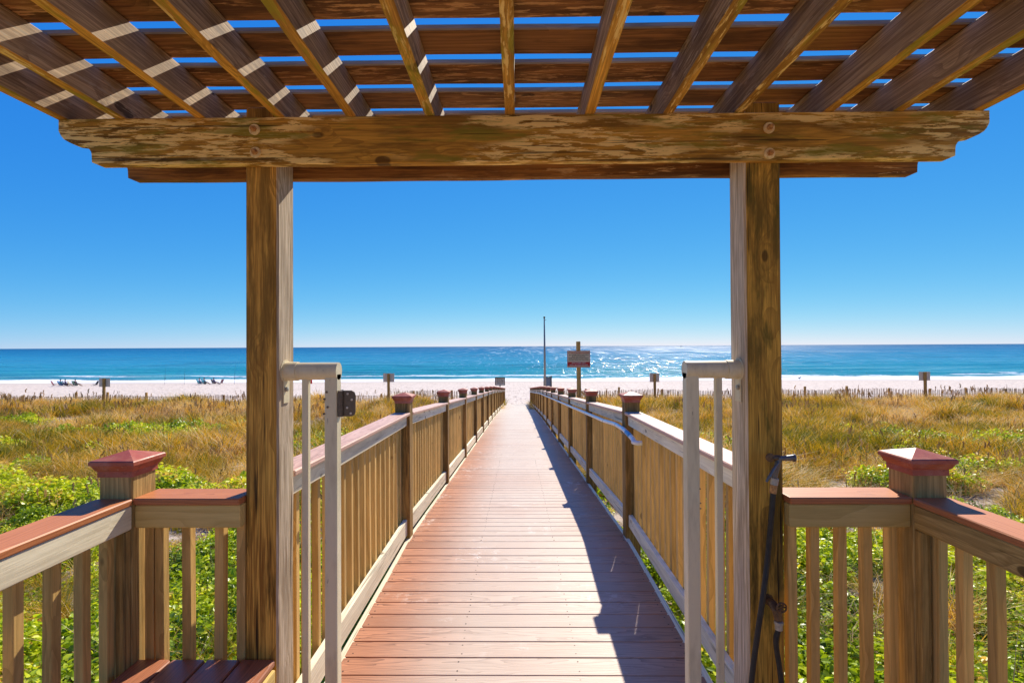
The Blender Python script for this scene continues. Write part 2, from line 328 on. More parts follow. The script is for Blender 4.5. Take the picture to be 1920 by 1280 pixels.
def sea_mat():
    s = NT('sea_water'); pos = s.n('ShaderNodeNewGeometry').outputs['Position']
    sx = s.n('ShaderNodeSeparateXYZ'); s.l(pos, sx.inputs[0]); Y = sx.outputs[1]
    n1 = s.noise(s.vmath('MULTIPLY', pos, (.012, .03, 1)), 1, 3).outputs[0]
    lg = s.math('LOGARITHM', Y, 10)
    v = s.math('ADD', lg, s.math('MULTIPLY', s.math('SUBTRACT', n1, .5), .25))
    mr = s.n('ShaderNodeMapRange'); s.l(v, mr.inputs[0]); mr.inputs[1].default_value = 1.95; mr.inputs[2].default_value = 3.6
    col = s.ramp(mr.outputs[0], [(0, (.16, .36, .33, 1)), (.07, (.02, .25, .30, 1)), (.25, (.004, .18, .31, 1)), (.55, (.001, .11, .26, 1)), (1, (.001, .05, .16, 1))])
    pn = s.noise(s.vmath('MULTIPLY', pos, (.10, .22, 1)), 1, 4, .6).outputs[0]
    pn2 = s.noise(s.vmath('MULTIPLY', pos, (.02, .06, 1)), 1, 3, .6).outputs[0]
    col = s.mix(s.ss(pn, .35, .65, 0, .30), col, (.03, .30, .42, 1)); col = s.mix(s.ss(pn2, .52, .66, 0, .45), col, (.002, .07, .14, 1))
    # foam near the shoreline
    yy = s.math('ADD', Y, s.math('MULTIPLY', s.math('SUBTRACT', s.noise(s.vmath('MULTIPLY', pos, (.03, .03, 1)), 1, 3).outputs[0], .5), 14))
    fn = s.noise(s.vmath('MULTIPLY', pos, (.55, .9, 1)), 1, 5, .7).outputs[0]
    b1 = s.ss(yy, 99, 103.5, 1, 0)
    b2 = s.ss(s.math('ABSOLUTE', s.math('SUBTRACT', yy, 109)), .3, 2.2, .55, 0)
    ff = s.math('ADD', b1, b2)
    foam = s.ss(s.math('ADD', ff, s.math('MULTIPLY', s.math('SUBTRACT', fn, .5), .9)), .30, .62)
    w1 = s.noise(s.vmath('MULTIPLY', pos, (.9, 1.3, 1)), 1, 3, .65).outputs[0]
    w2 = s.noise(s.vmath('MULTIPLY', pos, (.12, .28, 1)), 1, 3, .6).outputs[0]
    h = s.math('ADD', s.math('MULTIPLY', w1, .30), s.math('MULTIPLY', w2, 1.0))
    nm = s.bump(h, 1.0, .9)
    # sun glints painted as cells of raised specular, stretched longer further out to sea
    def cells(a, b, th):
        vo = s.n('ShaderNodeTexVoronoi'); s.l(s.vmath('MULTIPLY', pos, (a, b, 1)), vo.inputs['Vector']); vo.inputs['Scale'].default_value = 1
        q = s.n('ShaderNodeSeparateColor'); s.l(vo.outputs['Color'], q.inputs[0])
        return s.math('MULTIPLY', s.math('GREATER_THAN', q.outputs[0], th), s.math('LESS_THAN', vo.outputs['Distance'], .45))
    g1 = cells(1.7, .20, .76); g2 = cells(.8, .05, .72); g3 = cells(.30, .008, .58); g4 = cells(.07, .0006, .5)
    def lerp(a, b, f): return s.math('ADD', s.math('MULTIPLY', a, s.math('SUBTRACT', 1, f)), s.math('MULTIPLY', b, f))
    g = lerp(lerp(lerp(g1, g2, s.math('GREATER_THAN', Y, 170)), g3, s.math('GREATER_THAN', Y, 420)), g4, s.math('GREATER_THAN', Y, 1500))
    col = s.mix(foam, col, (.80, .82, .82, 1))
    sp_ = s.math('MULTIPLY', s.math('MULTIPLY_ADD', g, 1.1, .01), s.math('SUBTRACT', 1, s.math('MULTIPLY', foam, .9)))
    s.principled(col, s.math('ADD', s.math('MULTIPLY', foam, .3), s.ss(lg, 2.0, 3.1, .15, .36)), sp_, 0, nm); return s.m
M['sea'] = sea_mat()

def leafmat(name, stops, transl=.5, rough=.5):
    s = NT(name); a = s.n('ShaderNodeAttribute', attribute_name='tint', attribute_type='INSTANCER')
    b = s.n('ShaderNodeAttribute', attribute_name='bt')
    v = s.math('ADD', a.outputs['Fac'], s.math('MULTIPLY', s.math('SUBTRACT', b.outputs['Fac'], .5), .5), clamp=True)
    col = s.ramp(v, stops)
    p = s.principled(col, rough, .3)
    t = s.n('ShaderNodeBsdfTranslucent'); s.l(col, t.inputs[0])
    mx = s.n('ShaderNodeMixShader'); mx.inputs[0].default_value = transl; s.l(p.outputs[0], mx.inputs[1]); s.l(t.outputs[0], mx.inputs[2]); s.l(mx.outputs[0], s.out.inputs[0])
    return s.m
M['grass'] = leafmat('dry_beach_grass', [(0, (.11, .14, .005, 1)), (.3, (.48, .34, .008, 1)), (.6, (.82, .45, .022, 1)), (.85, (.84, .54, .10, 1)), (1, (.80, .62, .32, 1))], .36)
M['cover'] = leafmat('green_ground_cover', [(0, (.08, .15, .006, 1)), (.45, (.38, .50, .010, 1)), (.85, (.80, .80, .03, 1)), (1, (.80, .50, .08, 1))], .45, .35)
M['scrub'] = leafmat('dead_scrub', [(0, (.12, .06, .02, 1)), (.5, (.38, .20, .06, 1)), (1, (.66, .48, .26, 1))], .25)
M['oats'] = leafmat('sea_oat_stalks', [(0, (.26, .14, .05, 1)), (1, (.60, .36, .12, 1))], .25)

# ------------------------------------------------------------------ terrain
KY = [-400, 2, 8, 14, 20, 26, 31, 36, 38, 42, 60, 85, 92, 130, 200]
KZ = [-1.0, -1.12, -1.35, -1.7, -2.05, -2.3, -2.42, -2.66, -2.72, -2.98, -3.7, -4.52, -4.75, -6.2, -9]
def gz(x, y):
    b = float(np.interp(y, KY, KZ))
    t = max(0, min(1, (36-y)/5))*max(0, min(1, (abs(x)-1.2)/2))
    n = mnoise.noise(Vector((x*.16, y*.16, 3)))*.30 + mnoise.noise(Vector((x*.5, y*.5, 9)))*.09
    crest = (.20 if x > 0 else .05)*math.exp(-((y-(31 if x > 0 else 33))/(3.0 if x > 0 else 2.2))**2)*max(0, min(1, (abs(x)-2)/4))
    fp = mnoise.noise(Vector((x*.9, y*.6, 1)))*.035*max(0, min(1, (y-34)/4))*max(0, min(1, (88-y)/4))
    sw = mnoise.noise(Vector((x*.03, 5, 1)))*.05*max(0, min(1, (y-60)/20))
    return b + n*t + crest + fp + sw
def grid(name, xs, ys, zf, mat):
    vs = [(x, y, zf(x, y)) for y in ys for x in xs]; n = len(xs)
    fs = [(j*n+i, j*n+i+1, (j+1)*n+i+1, (j+1)*n+i) for j in range(len(ys)-1) for i in range(n-1)]
    me = bpy.data.meshes.new(name); me.from_pydata(vs, [], fs); me.polygons.foreach_set('use_smooth', [True]*len(fs))
    me.materials.append(mat); o = bpy.data.objects.new(name, me); C.objects.link(o); return tag(o, kind='structure')
xs = [-3000, -1500, -700, -400, -250, -160, -130, -110] + list(np.arange(-95, -45, 2.5)) + list(np.arange(-45, 45.1, .6)) + list(np.arange(47.5, 97, 2.5)) + [110, 130, 160, 250, 400, 700, 1500, 3000]
ys = [-400, -200, -80, -30, -12] + list(np.arange(-6, 45, .5)) + list(np.arange(45, 100, .9)) + [105, 115, 130, 200]
grid('sand_ground', [float(a) for a in xs], [float(a) for a in ys], gz, M['ground'])

SEA = -4.75
def sz(x, y):
    if y > 900: return SEA
    f = 1/(1+max(0, y-140)/90)
    n = mnoise.noise(Vector((x*.012, y*.02, 2)))
    near = max(0, min(1, (y-92)/12))
    z = .16*math.sin((y+n*14+x*.03)*2*PI/17)*near + .10*math.sin((y*1.1+n*20-x*.05)*2*PI/7.3)*near
    z += .30*math.exp(-((y-118-n*9)/2.2)**2)*max(0, .3+mnoise.noise(Vector((x*.02, 7, 0)))*1.6)
    return SEA + z*f
sy = list(np.arange(80, 160, .9)); d = 1.2
while sy[-1] < 40000: sy.append(sy[-1]+d); d *= 1.055
sea_x = sorted(set([-60000, -25000, -9000, -4000, -2000, -1200, -800, -500, -350] + list(np.arange(-250, 251, 4.0)) + [350, 500, 800, 1200, 2000, 4000, 9000, 25000, 60000]))
grid('sea', [float(a) for a in sea_x], [float(a) for a in sy], sz, M['sea'])

# ------------------------------------------------------------------ boardwalk
def dz(y):
    if y < 4.3: return 0.0
    if y < 20: return -(y-4.3)*.0752
    return -15.7*.0752-(y-20)*.0868
DL, DR = -.925, .915; YEND = 37.6
mb = MB(); y = -3.2; k = 0
while y < YEND:
    y2 = y+.1375; z0 = dz(y); z1 = dz(y2)
    xl, xr = (-1.62, 1.64) if y2 < 2.05 else (DL, DR)
    yc = (y+y2)/2; zc = (z0+z1)/2-.0125+random.uniform(-.0008, .0008)
    e = random.uniform(-.003, .003)
    off = (random.uniform(0, 50), random.uniform(-.06, .06), random.uniform(.04, .12))
    sl = (z1-z0)/(y2-y)
    n0 = len(mb.v); mb.board((xl+e, yc, zc), (xr+e, yc, zc), .1375, .025, (0, 1, sl), .003)
    y = y2+.0055; k += 1
ndeck = len(mb.f); y = -3.2
while y < 9.5:
    for x in (DL+.03, -.31, .30, DR-.03):
        for q in (.03, .108):
            xx = x+random.uniform(-.006, .006); yy = y+q+random.uniform(-.004, .004)
            mb.lathe([(.0045, -.002), (.0045, .0006), (.002, .0004)], (xx, yy, dz(yy)), 8)
    y += .143
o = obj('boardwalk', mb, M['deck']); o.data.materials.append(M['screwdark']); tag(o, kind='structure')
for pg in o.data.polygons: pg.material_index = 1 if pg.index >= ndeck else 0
# joists / rim boards under the deck
mb = MB()
def runs(a, b, st=2.35):
    o = []; y = a
    while y < b-1e-6: o.append((y, min(b, y+st))); y += st
    return o
seg = [(2.1, 4.3)] + runs(4.3, 20, 3.925) + runs(20, YEND, 4.4)
for (a, b) in seg:
    for x in (DL+.01, -.3, .3, DR-.01):
        mb.board((x, a, dz(a)-.03-.09), (x, b, dz(b)-.03-.09), .18, .038, (0, 0, 1), .003)
for x in (-1.6, -.8, 0, .8, 1.62): mb.board((x, -3.2, -.12), (x, 2.0, -.12), .18, .038, (0, 0, 1), .003)
mb.board((-1.6, 2.03, -.12), (1.62, 2.03, -.12), .18, .038)
tag(obj('boardwalk_frame', mb, M['rpost']), kind='structure')

# ------------------------------------------------------------------ railings
def cap_mb(cx, cy, z):
    """fluted pyramid cap; z = underside"""
    m = MB(); pr = [(.067, 0), (.067, .022), (.072, .026), (.078, .038), (.080, .044), (.086, .047), (.086, .060), (.082, .064), (0.002, .090)]
    vs = []
    for r, h in pr:
        for a, b in ((-1, -1), (1, -1), (1, 1), (-1, 1)): vs.append((cx+a*r, cy+b*r, z+h))
    fs = [(i*4+j, i*4+(j+1) % 4, (i+1)*4+(j+1) % 4, (i+1)*4+j) for i in range(len(pr)-1) for j in range(4)]
    fs += [(3, 2, 1, 0), tuple(len(vs)-4+j for j in range(4))]
    return m.add(vs, fs)
BALM = []
for i in range(6):
    m = MB(); m.board((0, 0, 0), (0, 0, 1.0), .034, .034, (1, 0, 0), .002, 3, .0006); me = m.mesh('baluster'); me.materials.append(M['bal']); BALM.append(me)
def baluster(root, x, y, z0, z1):
    o = bpy.data.objects.new('baluster', random.choice(BALM)); C.objects.link(o); o.parent = root
    o.location = Vector((x, y, z0))-wloc(root); o.scale = (1, 1, z1-z0); o.rotation_euler = (random.uniform(-.006, .006), random.uniform(-.006, .006), random.choice((0, PI/2, PI)))
    return o
def post_with_cap(root, cx, cy, zb, zt, s=.126, label=None, mat='rpost'):
    m = MB(); m.board((cx, cy, zb), (cx, cy, zt), s, s, (1, 0, 0), .004, 2); p = obj('post', m, M[mat], root)
    obj('post_cap', cap_mb(cx, cy, zt-.006), M['capred'], p)
    return p

POSTY = [4.3+.065+2.36*k for k in range(15)]  # post centres
POSTY = [y for y in POSTY if y < YEND]
def walk_railing(sx, label, capmat, railmat):
    xin = DL if sx < 0 else DR
    root = thing('railing', label, 'railing', (xin+sx*.06, 2.1, 0), 'railings along the boardwalk')
    rx = xin+sx*.045      # rail board centre
    bx = rx+sx*.038       # baluster centre
    ys_ = [2.07] + POSTY
    for i, yc in enumerate(POSTY):
        post_with_cap(root, xin+sx*.066, yc, gz(xin, yc)-.1, dz(yc)+1.165, mat='wpost')
    def top(y): # cap rail top height
        return dz(y) + (1.075 + .055*max(0, (4.3-y)/2.2))
    nb = 0; rest = MB()
    for i in range(len(ys_)-1):
        a = ys_[i]+(.063 if i else 0); b = ys_[i+1]-.063
        # post-to-post members
        z = lambda y, h: top(y)+h
        m = MB(); m.board((rx+sx*.022, a, z(a, -.0125)), (rx+sx*.022, b, z(b, -.0125)), .14, .025, (1, 0, 0), .005, 1); obj('cap_rail', m, M[capmat], root)
        m = MB(); m.board((rx, a, z(a, -.070)), (rx, b, z(b, -.070)), .088, .036, (0, 0, 1), .003, 3, .0012); obj('top_rail', m, M[railmat], root)
        lo = .095 if sx < 0 else .15
        m = MB(); m.board((rx, a, dz(a)+lo), (rx, b, dz(b)+lo), .132 if sx < 0 else .10, .036, (0, 0, 1), .003, 3, .0012); obj('bottom_rail', m, M[railmat], root)
        n = max(1, round((b-a)/.121)); st = (b-a)/n
        for k in range(n):
            y = a+st*(k+.5)
            z0 = dz(y)+.045; z1 = top(y)-.027
            if nb < 100: baluster(root, bx, y, z0, z1); nb += 1
            else: rest.board((bx, y, z0), (bx, y, z1), .034, .034, (1, 0, 0), .002)
    o = obj('baluster', rest, M['bal'], root); o['kind'] = 'stuff'
    # deck edge strip
    m = MB()
    for (a, b) in seg: m.board((xin+sx*.012, a, dz(a)-.012), (xin+sx*.012, b, dz(b)-.012), .022, .04, (0, 0, 1), .002)
    obj('edge_trim', m, M['railgrey'], root)
    return root
walk_railing(-1, 'long sunlit wooden railing with red caps, running down the left side of the boardwalk', 'capgrey', 'railgrey')
walk_railing(1, 'long wooden railing carrying a white pipe handrail on the right side of the boardwalk', 'capgrey', 'railgrey')

def platform_railing(sx, label):
    x0 = 1.455 if sx < 0 else 1.465                 # inner face of the corner post
    root = thing('railing', label, 'railing', (sx*(x0+.063), 1.943, 0), 'railings round the viewing platform')
    post_with_cap(root, sx*(x0+.063), 1.943, -1.2, 1.160)
    xp = 1.051 if sx < 0 else 1.012                 # pergola post outer face
    # run across (along X)
    def hb(n_, mat, a, b, yc, zc, w, t, side): m = MB(); m.board((sx*a, yc, zc), (sx*b, yc, zc), w, t, side, .004, 3, .0004); obj(n_, m, M[mat], root)
    hb('cap_rail', 'cap', xp+.001, x0-.001, 1.95, 1.060, .14, .025, (0, 1, 0))
    hb('top_rail', 'rail', xp+.001, x0-.002, 1.908, 1.0025, .088, .036, (0, 0, 1))
    hb('bottom_rail', 'rail', xp+.001, x0-.002, 1.908, .10, .088, .036, (0, 0, 1))
    for x in ([1.425, 1.382, 1.277, 1.158, 1.07] if sx < 0 else [1.425, 1.334, 1.232, 1.127, 1.045]): baluster(root, sx*x, 1.946, .03, 1.045)
    # run back along Y beside the camera
    def yb(n_, mat, a, b, xc, zc, w, t, side): m = MB(); m.board((sx*xc, a, zc), (sx*xc, b, zc), w, t, side, .004, 4, .0004); obj(n_, m, M[mat], root)
    yb('cap_rail', 'cap', -1.2, 1.879, x0+.066, 1.060, .14, .025, (1, 0, 0))
    yb('top_rail', 'railgrey' if sx < 0 else 'rpost', -1.2, 1.879, x0+.018, 1.0025, .088, .036, (0, 0, 1))  # right board takes darker wood to paint in its shade
    yb('bottom_rail', 'rail', -1.2, 1.879, x0+.018, .10, .088, .036, (0, 0, 1))
    y = 1.835 if sx < 0 else 1.84
    while y > -1.2: baluster(root, sx*(x0+.056), y, .03, 1.045); y -= .121 if y < 1.8 else .10
    post_with_cap(root, sx*(x0+.063), -1.27, -1.2, 1.160)
    # doubled corner framing
    m = MB(); m.board((sx*(x0+.019), 1.862, -.1), (sx*(x0+.019), 1.862, .956), .034, .032, (1, 0, 0), .003); obj('nailer', m, M['rpost'], root)
platform_railing(-1, 'short platform railing with a red capped corner post at the left, behind the bench')
platform_railing(1, 'short platform railing with a red capped corner post at the right, without a bench')

# bench
root = thing('bench', 'red brown plank bench seat in the left corner of the platform', 'bench', (-1.2, 1.2, 0))
x = -1.46
for k in range(4):
    m = MB(); m.board((x+.065, .55, .4375), (x+.065, 1.915, .4375), .129, .025, (1, 0, 0), .005); obj('seat_board', m, M['bench'], root); x += .1335
m = MB(); m.board((-.937, .55, .385), (-.937, 1.90, .385), .075, .03, (0, 0, 1), .003); m.board((-1.44, .55, .385), (-1.44, 1.90, .385), .075, .03, (0, 0, 1), .003)
m.board((-1.42, .72, .385), (-.955, .72, .385), .075, .036, (0, 0, 1), .003); m.board((-1.42, 1.80, .385), (-.955, 1.80, .385), .075, .036, (0, 0, 1), .003); obj('seat_frame', m, M['rail'], root)
for x in (-1.41, -.975):
    for y in (.66, 1.74): m = MB(); m.board((x, y, 0), (x, y, .346), .085, .085, (1, 0, 0), .004); obj('leg', m, M['rpost'], root)

# ------------------------------------------------------------------ pergola
per = thing('pergola', 'weathered wooden pergola with bolted posts, twin beams, rafters and slats overhead', 'pergola', (0, 1.95, 0))
ZB = EYE+.874           # top of beams = underside of rafters
for (xa, xb) in ((-1.051, -.923), (.872, 1.011)):
    for yf in (1.925, -2.1):
        m = MB(); m.board(((xa+xb)/2, yf+.068, -1.2), ((xa+xb)/2, yf+.068, ZB+.06), xb-xa, .136, (1, 0, 0), .007, 10, .0016)
        o = obj('post', m, M['ppost' if xa < 0 else 'ppostmoss'], per); o.data.materials.append(M['ppostlit'])
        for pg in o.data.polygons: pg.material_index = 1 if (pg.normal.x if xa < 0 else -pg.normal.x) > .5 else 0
PR = [(0, 0), (0, -.045), (.004, -.0535), (.011, -.066), (.021, -.0775), (.040, -.089), (.064, -.099), (.085, -.102), (.101, -.105), (.112, -.111), (.119, -.1175), (.1255, -.1275), (.1275, -.1375), (.129, -.1675), (.140, -.172), (.154, -.178)]
def beam(yf, th=.038):
    m = MB(); xl, xr = -1.748, 1.772
    n = len(PR); N = 60; rows = []
    tops = []; pts = []
    # outline split in columns so the solid grain attribute follows the board
    out = [(xl+a, b) for a, b in PR] + [(xl+.154+(xr-xl-.308)*k/N, -.178) for k in range(1, N)] + [(xr-a, b) for a, b in reversed(PR)]
    vs = []; off = (random.uniform(0, 30), random.uniform(-.04, .04), random.uniform(.03, .09)) if abs(yf-1.885) > .01 else (12.4, .01, .06)
    gs = []
    c = .003
    for (yy, ins) in ((yf, c), (yf+c, 0), (yf+th-c, 0), (yf+th, c)):
        for (a, b) in out:
            bb = min(-ins, b+ins*(1 if b < -.02 else 0)); aa = a+(ins if a < 0 and a < xl+.15 else 0)-(ins if a > xr-.15 else 0)
            w = .0012*math.sin(a*3.1)+.0008*math.sin(a*11)
            vs.append((aa, yy, ZB+bb+w)); gs.append((off[0]+aa, off[1]+bb+.09, off[2]+yy-yf))
    K = len(out); fs = []
    for r_ in range(3):
        for i in range(K): j = (i+1) % K; fs.append((r_*K+i, r_*K+j, (r_+1)*K+j, (r_+1)*K+i))
    fs += [tuple(range(K)), tuple(3*K+i for i in range(K-1, -1, -1))]
    m.add(vs, fs, gs)
    me = m.mesh('beam', wloc(per)); 
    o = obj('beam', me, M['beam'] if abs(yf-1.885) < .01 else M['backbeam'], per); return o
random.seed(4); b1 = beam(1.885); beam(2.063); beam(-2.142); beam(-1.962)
for (px, py) in ((477, 243), (479, 286), (1442, 240), (1443, 288)):
    p = P(px, py, 1.882); m = MB()
    m.lathe([(.0205, .003), (.021, 0), (.0195, -.004), (.006, -.004)], p, 20, 'Y')
    obj('washer', m, M['washer'], b1); m = MB()
    m.lathe([(.0115, -.0045), (.0115, -.012), (.010, -.014), (.002, -.014)], p, 6, 'Y')
    m.lathe([(.0065, 0), (.0065, -.023), (.005, -.025), (.001, -.025)], p, 12, 'Y')
    obj('bolt', m, M['rust'], b1)
JX = [114, 223, 375, 523, 657, 806, 956, 1106, 1254, 1388, 1555, 1687, 1838]
JH = .126
for px in JX:
    x = P(px, 214, 1.885).x
    m = MB(); m.board((x, -2.45, ZB+JH/2), (x, 2.42, ZB+JH/2), JH, .038, (0, 0, 1), .004, 16, .0018); o = obj('rafter', m, M['joist'], per); o.data.materials.append(M['underbounce'])
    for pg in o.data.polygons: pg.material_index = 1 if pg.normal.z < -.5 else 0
k = -18
while k <= 4:
    yf = 1.523+.1925*k; z = ZB+JH+.0105+.001
    m = MB(); m.board((-1.83, yf-.0695, z), (1.80, yf-.0695, z), .139, .019, (0, 1, 0), .004, 14, .0014); o = obj('slat', m, M['slat'], per); o.data.materials.append(M['slatskylit'])
    for pg in o.data.polygons: pg.material_index = 1 if pg.normal.y < -.3 else 0
    k += 1
# hook on the right post
h0 = Vector((1.008, 1.99, P(1469, 517, 1.99).z))
m = MB(); m.tube([h0, h0+Vector((.008, 0, -.003)), h0+Vector((.016, 0, 0)), h0+Vector((.022, 0, .006)), h0+Vector((.024, 0, .012))], .0018, 8); obj('hook', m, M['bronze'], per)

# ------------------------------------------------------------------ gate frames
def gate(sx, xw, label):
    root = thing('gate_frame', label, 'gate frame', (sx*(xw-.1), 1.985, 0), 'metal gate frames on the pergola posts')
    zt = 1.545
    xe = xw-.214
    m = MB(); m.tube([(sx*(xw-.05), 1.985, zt), (sx*xe, 1.985, zt)], .0345, 28)
    obj('top_tube', m, M['cream'], root)
    m = MB(); m.tube([(sx*(xw+.001), 1.985, zt), (sx*(xw-.052), 1.985, zt)], .0375, 28); m.lathe([(.046, 0), (.046, .006), (.02, .006)], (sx*xw-(.003), 1.985, zt), 24, 'X'); obj('sleeve', m, M['cream'], root)
    m = MB(); m.board((sx*(xe+.0245), 1.985, .02), (sx*(xe+.0245), 1.985, zt-.01), .049, .049, (1, 0, 0), .003); up = obj('upright', m, M['cream'], root)
    m = MB(); m.board((sx*(xw-.083), 1.985, .06), (sx*(xw-.083), 1.985, zt-.01), .025, .025, (1, 0, 0), .002); obj('infill_bar', m, M['cream'], root)
    m = MB(); m.board((sx*(xe+.05), 1.985, .09), (sx*xw, 1.985, .09), .04, .03, (0, 0, 1), .002); obj('bottom_bar', m, M['cream'], root)
    m = MB(); m.board((sx*(xw-.003), 1.985, zt-.125), (sx*(xw-.003), 1.985, zt-.03), .005, .05, (1, 0, 0), .001); br = obj('bracket', m, M['cream'], root)
    m = MB(); m.lathe([(.010, 0), (.010, -.008 if sx > 0 else .008), (.003, -.010 if sx > 0 else .010)], (sx*(xw-.006), 1.975, zt-.07), 8, 'X'); obj('screw', m, M['galv'], br)
    if sx < 0:
        # screw marks on the upright
        for (px, py) in ((612, 735), (608, 748), (614, 763), (607, 776)):
            p = P(px, py, 1.958); m = MB(); m.lathe([(.0045, .003), (.0045, 0), (.002, -.002)], p, 10, 'Y'); obj('screw', m, M['bronze'], up)
        # open hinge
        hx = -xe+.002; z0 = P(640, 779, 1.99).z; z1 = P(640, 731, 1.99).z
        hg = MB(); hg.board((hx+.004, 1.985, z0), (hx+.004, 1.985, z1), .006, .05, (1, 0, 0), .001)
        hx2 = hx+.012
        hgo = obj('hinge', hg, M['bronze'], root)
        kn = MB(); n = 5
        for k in range(n):
            za = z0+(z1-z0)*k/n; zb = z0+(z1-z0)*(k+.93)/n
            kn.tube([(hx2, 1.965, za), (hx2, 1.965, zb)], .0095 if k % 2 else .0085, 14)
        obj('knuckle', kn, M['bronze'], hgo)
        lf = MB(); w = .052; zc = (z0+z1)/2; hh = (z1-z0)/2
        out = [(0, -hh), (w-.015, -hh), (w-.004, -hh+.006), (w, -hh+.018), (w, hh-.018), (w-.004, hh-.006), (w-.015, hh), (0, hh)]
        vs = [(hx2+.004+a, 1.970, zc+b) for a, b in out]+[(hx2+.004+a, 1.974, zc+b) for a, b in out]; K = len(out)
        lf.add(vs, [tuple(range(K)), tuple(range(2*K-1, K-1, -1))]+[(i, (i+1) % K, K+(i+1) % K, K+i) for i in range(K)])
        leaf = obj('hinge_leaf', lf, M['bronze'], hgo)
        sc = MB()
        for (a, b) in ((.022, hh-.013), (.038, hh-.036), (.020, -hh+.034), (.034, -hh+.012)):
            sc.lathe([(.0045, .0), (.0045, -.002), (.001, -.003)], (hx2+.004+a, 1.9695, zc+b), 10, 'Y')
        obj('screw', sc, M['signwhite'], hgo)
    else:
        for (px, py) in ((1313, 916), (1314, 943), (1314, 953)):
            p = P(px, py, 1.958); m = MB(); m.lathe([(.003, .003), (.003, 0), (.001, -.001)], p, 8, 'Y'); obj('screw_hole', m, M['bronze'], up)
        p = P(1294, 976, 1.975); m = MB(); m.board((p.x-.0005, p.y, p.z-.018), (p.x-.0005, p.y, p.z+.018), .003, .014, (1, 0, 0), .001); obj('latch_slot', m, M['bronze'], up)
gate(-1, .923, 'cream metal gate frame with an open bronze hinge, on the left pergola post')
gate(1, .872, 'cream metal gate frame without a hinge, on the right pergola post')

# white pipe handrail
hr = thing('handrail', 'round white pipe handrail with a blue taped end, mounted inside the right railing', 'handrail', (.87, 4, 0))
hx = .890; pts = [(.935, 3.80, .905), (.905, 3.80, .905), (.880, 3.83, .908), (hx+.004, 3.90, .915), (hx, 4.02, .928), (hx, 4.25, .938), (hx, 4.6, .925)]
yy = 5.2
while yy < YEND-.4: pts.append((hx, yy, dz(yy)+.935)); yy += .8
pts.append((hx, YEND-.3, dz(YEND-.3)+.935))
m = MB(); m.tube(pts, .0185, 16); obj('pipe', m, M['white'], hr, True)
m = MB(); m.tube([(hx+.0005, 3.975, .9235), (hx, 4.02, .928), (hx, 4.12, .932)], .0195, 16); obj('tape', m, M['bluetape'], hr, True)
for i in range(0, len(POSTY), 1):
    y = POSTY[i]+.0; z = dz(y)+.935
    m = MB(); m.tube([(hx, y, z-.015), (hx+.01, y, z-.045), (DR+.01, y, z-.05)], .006, 8); obj('bracket', m, M['galv'], hr)

# ------------------------------------------------------------------ tap, hoses, nozzle
tp = P(1445, 1128, 1.90); tap = thing('water_tap', 'tarnished brass tap with a pale collar low on the right pergola post', 'tap', (tp.x, 1.925, tp.z))
m = MB(); m.tube([(tp.x, 1.925, tp.z), (tp.x, 1.885, tp.z), (tp.x+.004, 1.862, tp.z-.012), (tp.x+.006, 1.855, tp.z-.045)], [.014, .016, .017, .013], 14); m.lathe([(.02, 0), (.02, .008), (.01, .01)], (tp.x, 1.915, tp.z), 8, 'Y'); obj('valve_body', m, M['brass'], tap)
m = MB(); q = (tp.x+.012, 1.862, tp.z+.008); m.lathe([(.007, 0), (.007, -.018), (.002, -.018)], q, 10, 'Y')
for k in range(6):
    a = k*PI/3; m.tube([(q[0]+.006*math.cos(a), q[1]-.016, q[2]+.006*math.sin(a)), (q[0]+.017*math.cos(a), q[1]-.018, q[2]+.017*math.sin(a))], .0035, 6)
m.tube([(q[0]+.017*math.cos(k*PI/8), q[1]-.018, q[2]+.017*math.sin(k*PI/8)) for k in range(17)], .003, 8); obj('handle', m, M['brass'], tap)
m = MB(); c0 = Vector((tp.x+.006, 1.855, tp.z-.045)); m.lathe([(.010, 0), (.0155, -.002), (.0155, -.012), (.013, -.014), (.013, -.032), (.008, -.034)], c0, 12); obj('collar', m, M['galv'], tap)
def hose(name, pts, label):
    # smooth the path
    P_ = [Vector(p) for p in pts]
    for _ in range(3):
        Q = [P_[0]]
        for a, b in zip(P_, P_[1:]): Q += [a.lerp(b, .25), a.lerp(b, .75)]
        Q.append(P_[-1]); P_ = Q
    root = thing(name, label, 'hose', P_[-1].copy()); m = MB(); m.tube(P_, .0095, 12); obj('tube', m, M['hose'], root, True); return root
fl = .012
h1 = hose('garden_hose', [P(1450, 915, 1.868), P(1447, 960, 1.865), P(1440, 1040, 1.865), P(1432, 1110, 1.84), P(1420, 1190, 1.83), P(1407, 1285, 1.82), (P(1395, 1285, 1.80).x, 1.79, .12), (.70, 1.55, .01), (.55, 1.2, .01), (.7, .9, .01)], 'black hose hanging from the spray nozzle, down the front of the right pergola post')
h2 = hose('garden_hose', [c0+Vector((0, 0, -.03)), P(1453, 1200, 1.855), P(1462, 1250, 1.855), P(1467, 1300, 1.85), (P(1468, 1300, 1.85).x, 1.84, .1), (1.1, 1.7, .01), (1.2, 1.4, .01)], 'black hose leaving the collar of the brass tap')
nz = thing('spray_nozzle', 'grey metal spray nozzle hung on the right pergola post at railing height', 'nozzle', P(1450, 905, 1.87))
a = P(1487, 858, 1.86); b_ = P(1462, 858, 1.86); e = P(1450, 905, 1.868)
m = MB(); m.tube([a, P(1484, 858, 1.86), P(1466, 859, 1.86), b_, P(1458, 870, 1.862), P(1454, 888, 1.866), P(1452, 900, 1.868)], [.0125, .0115, .009, .012, .011, .009, .009], 14); obj('body', m, M['nozzle'], nz)
m = MB(); m.tube([P(1487, 858, 1.86), P(1490, 858, 1.86)], .0145, 14); obj('rim', m, M['nozzle'], nz)
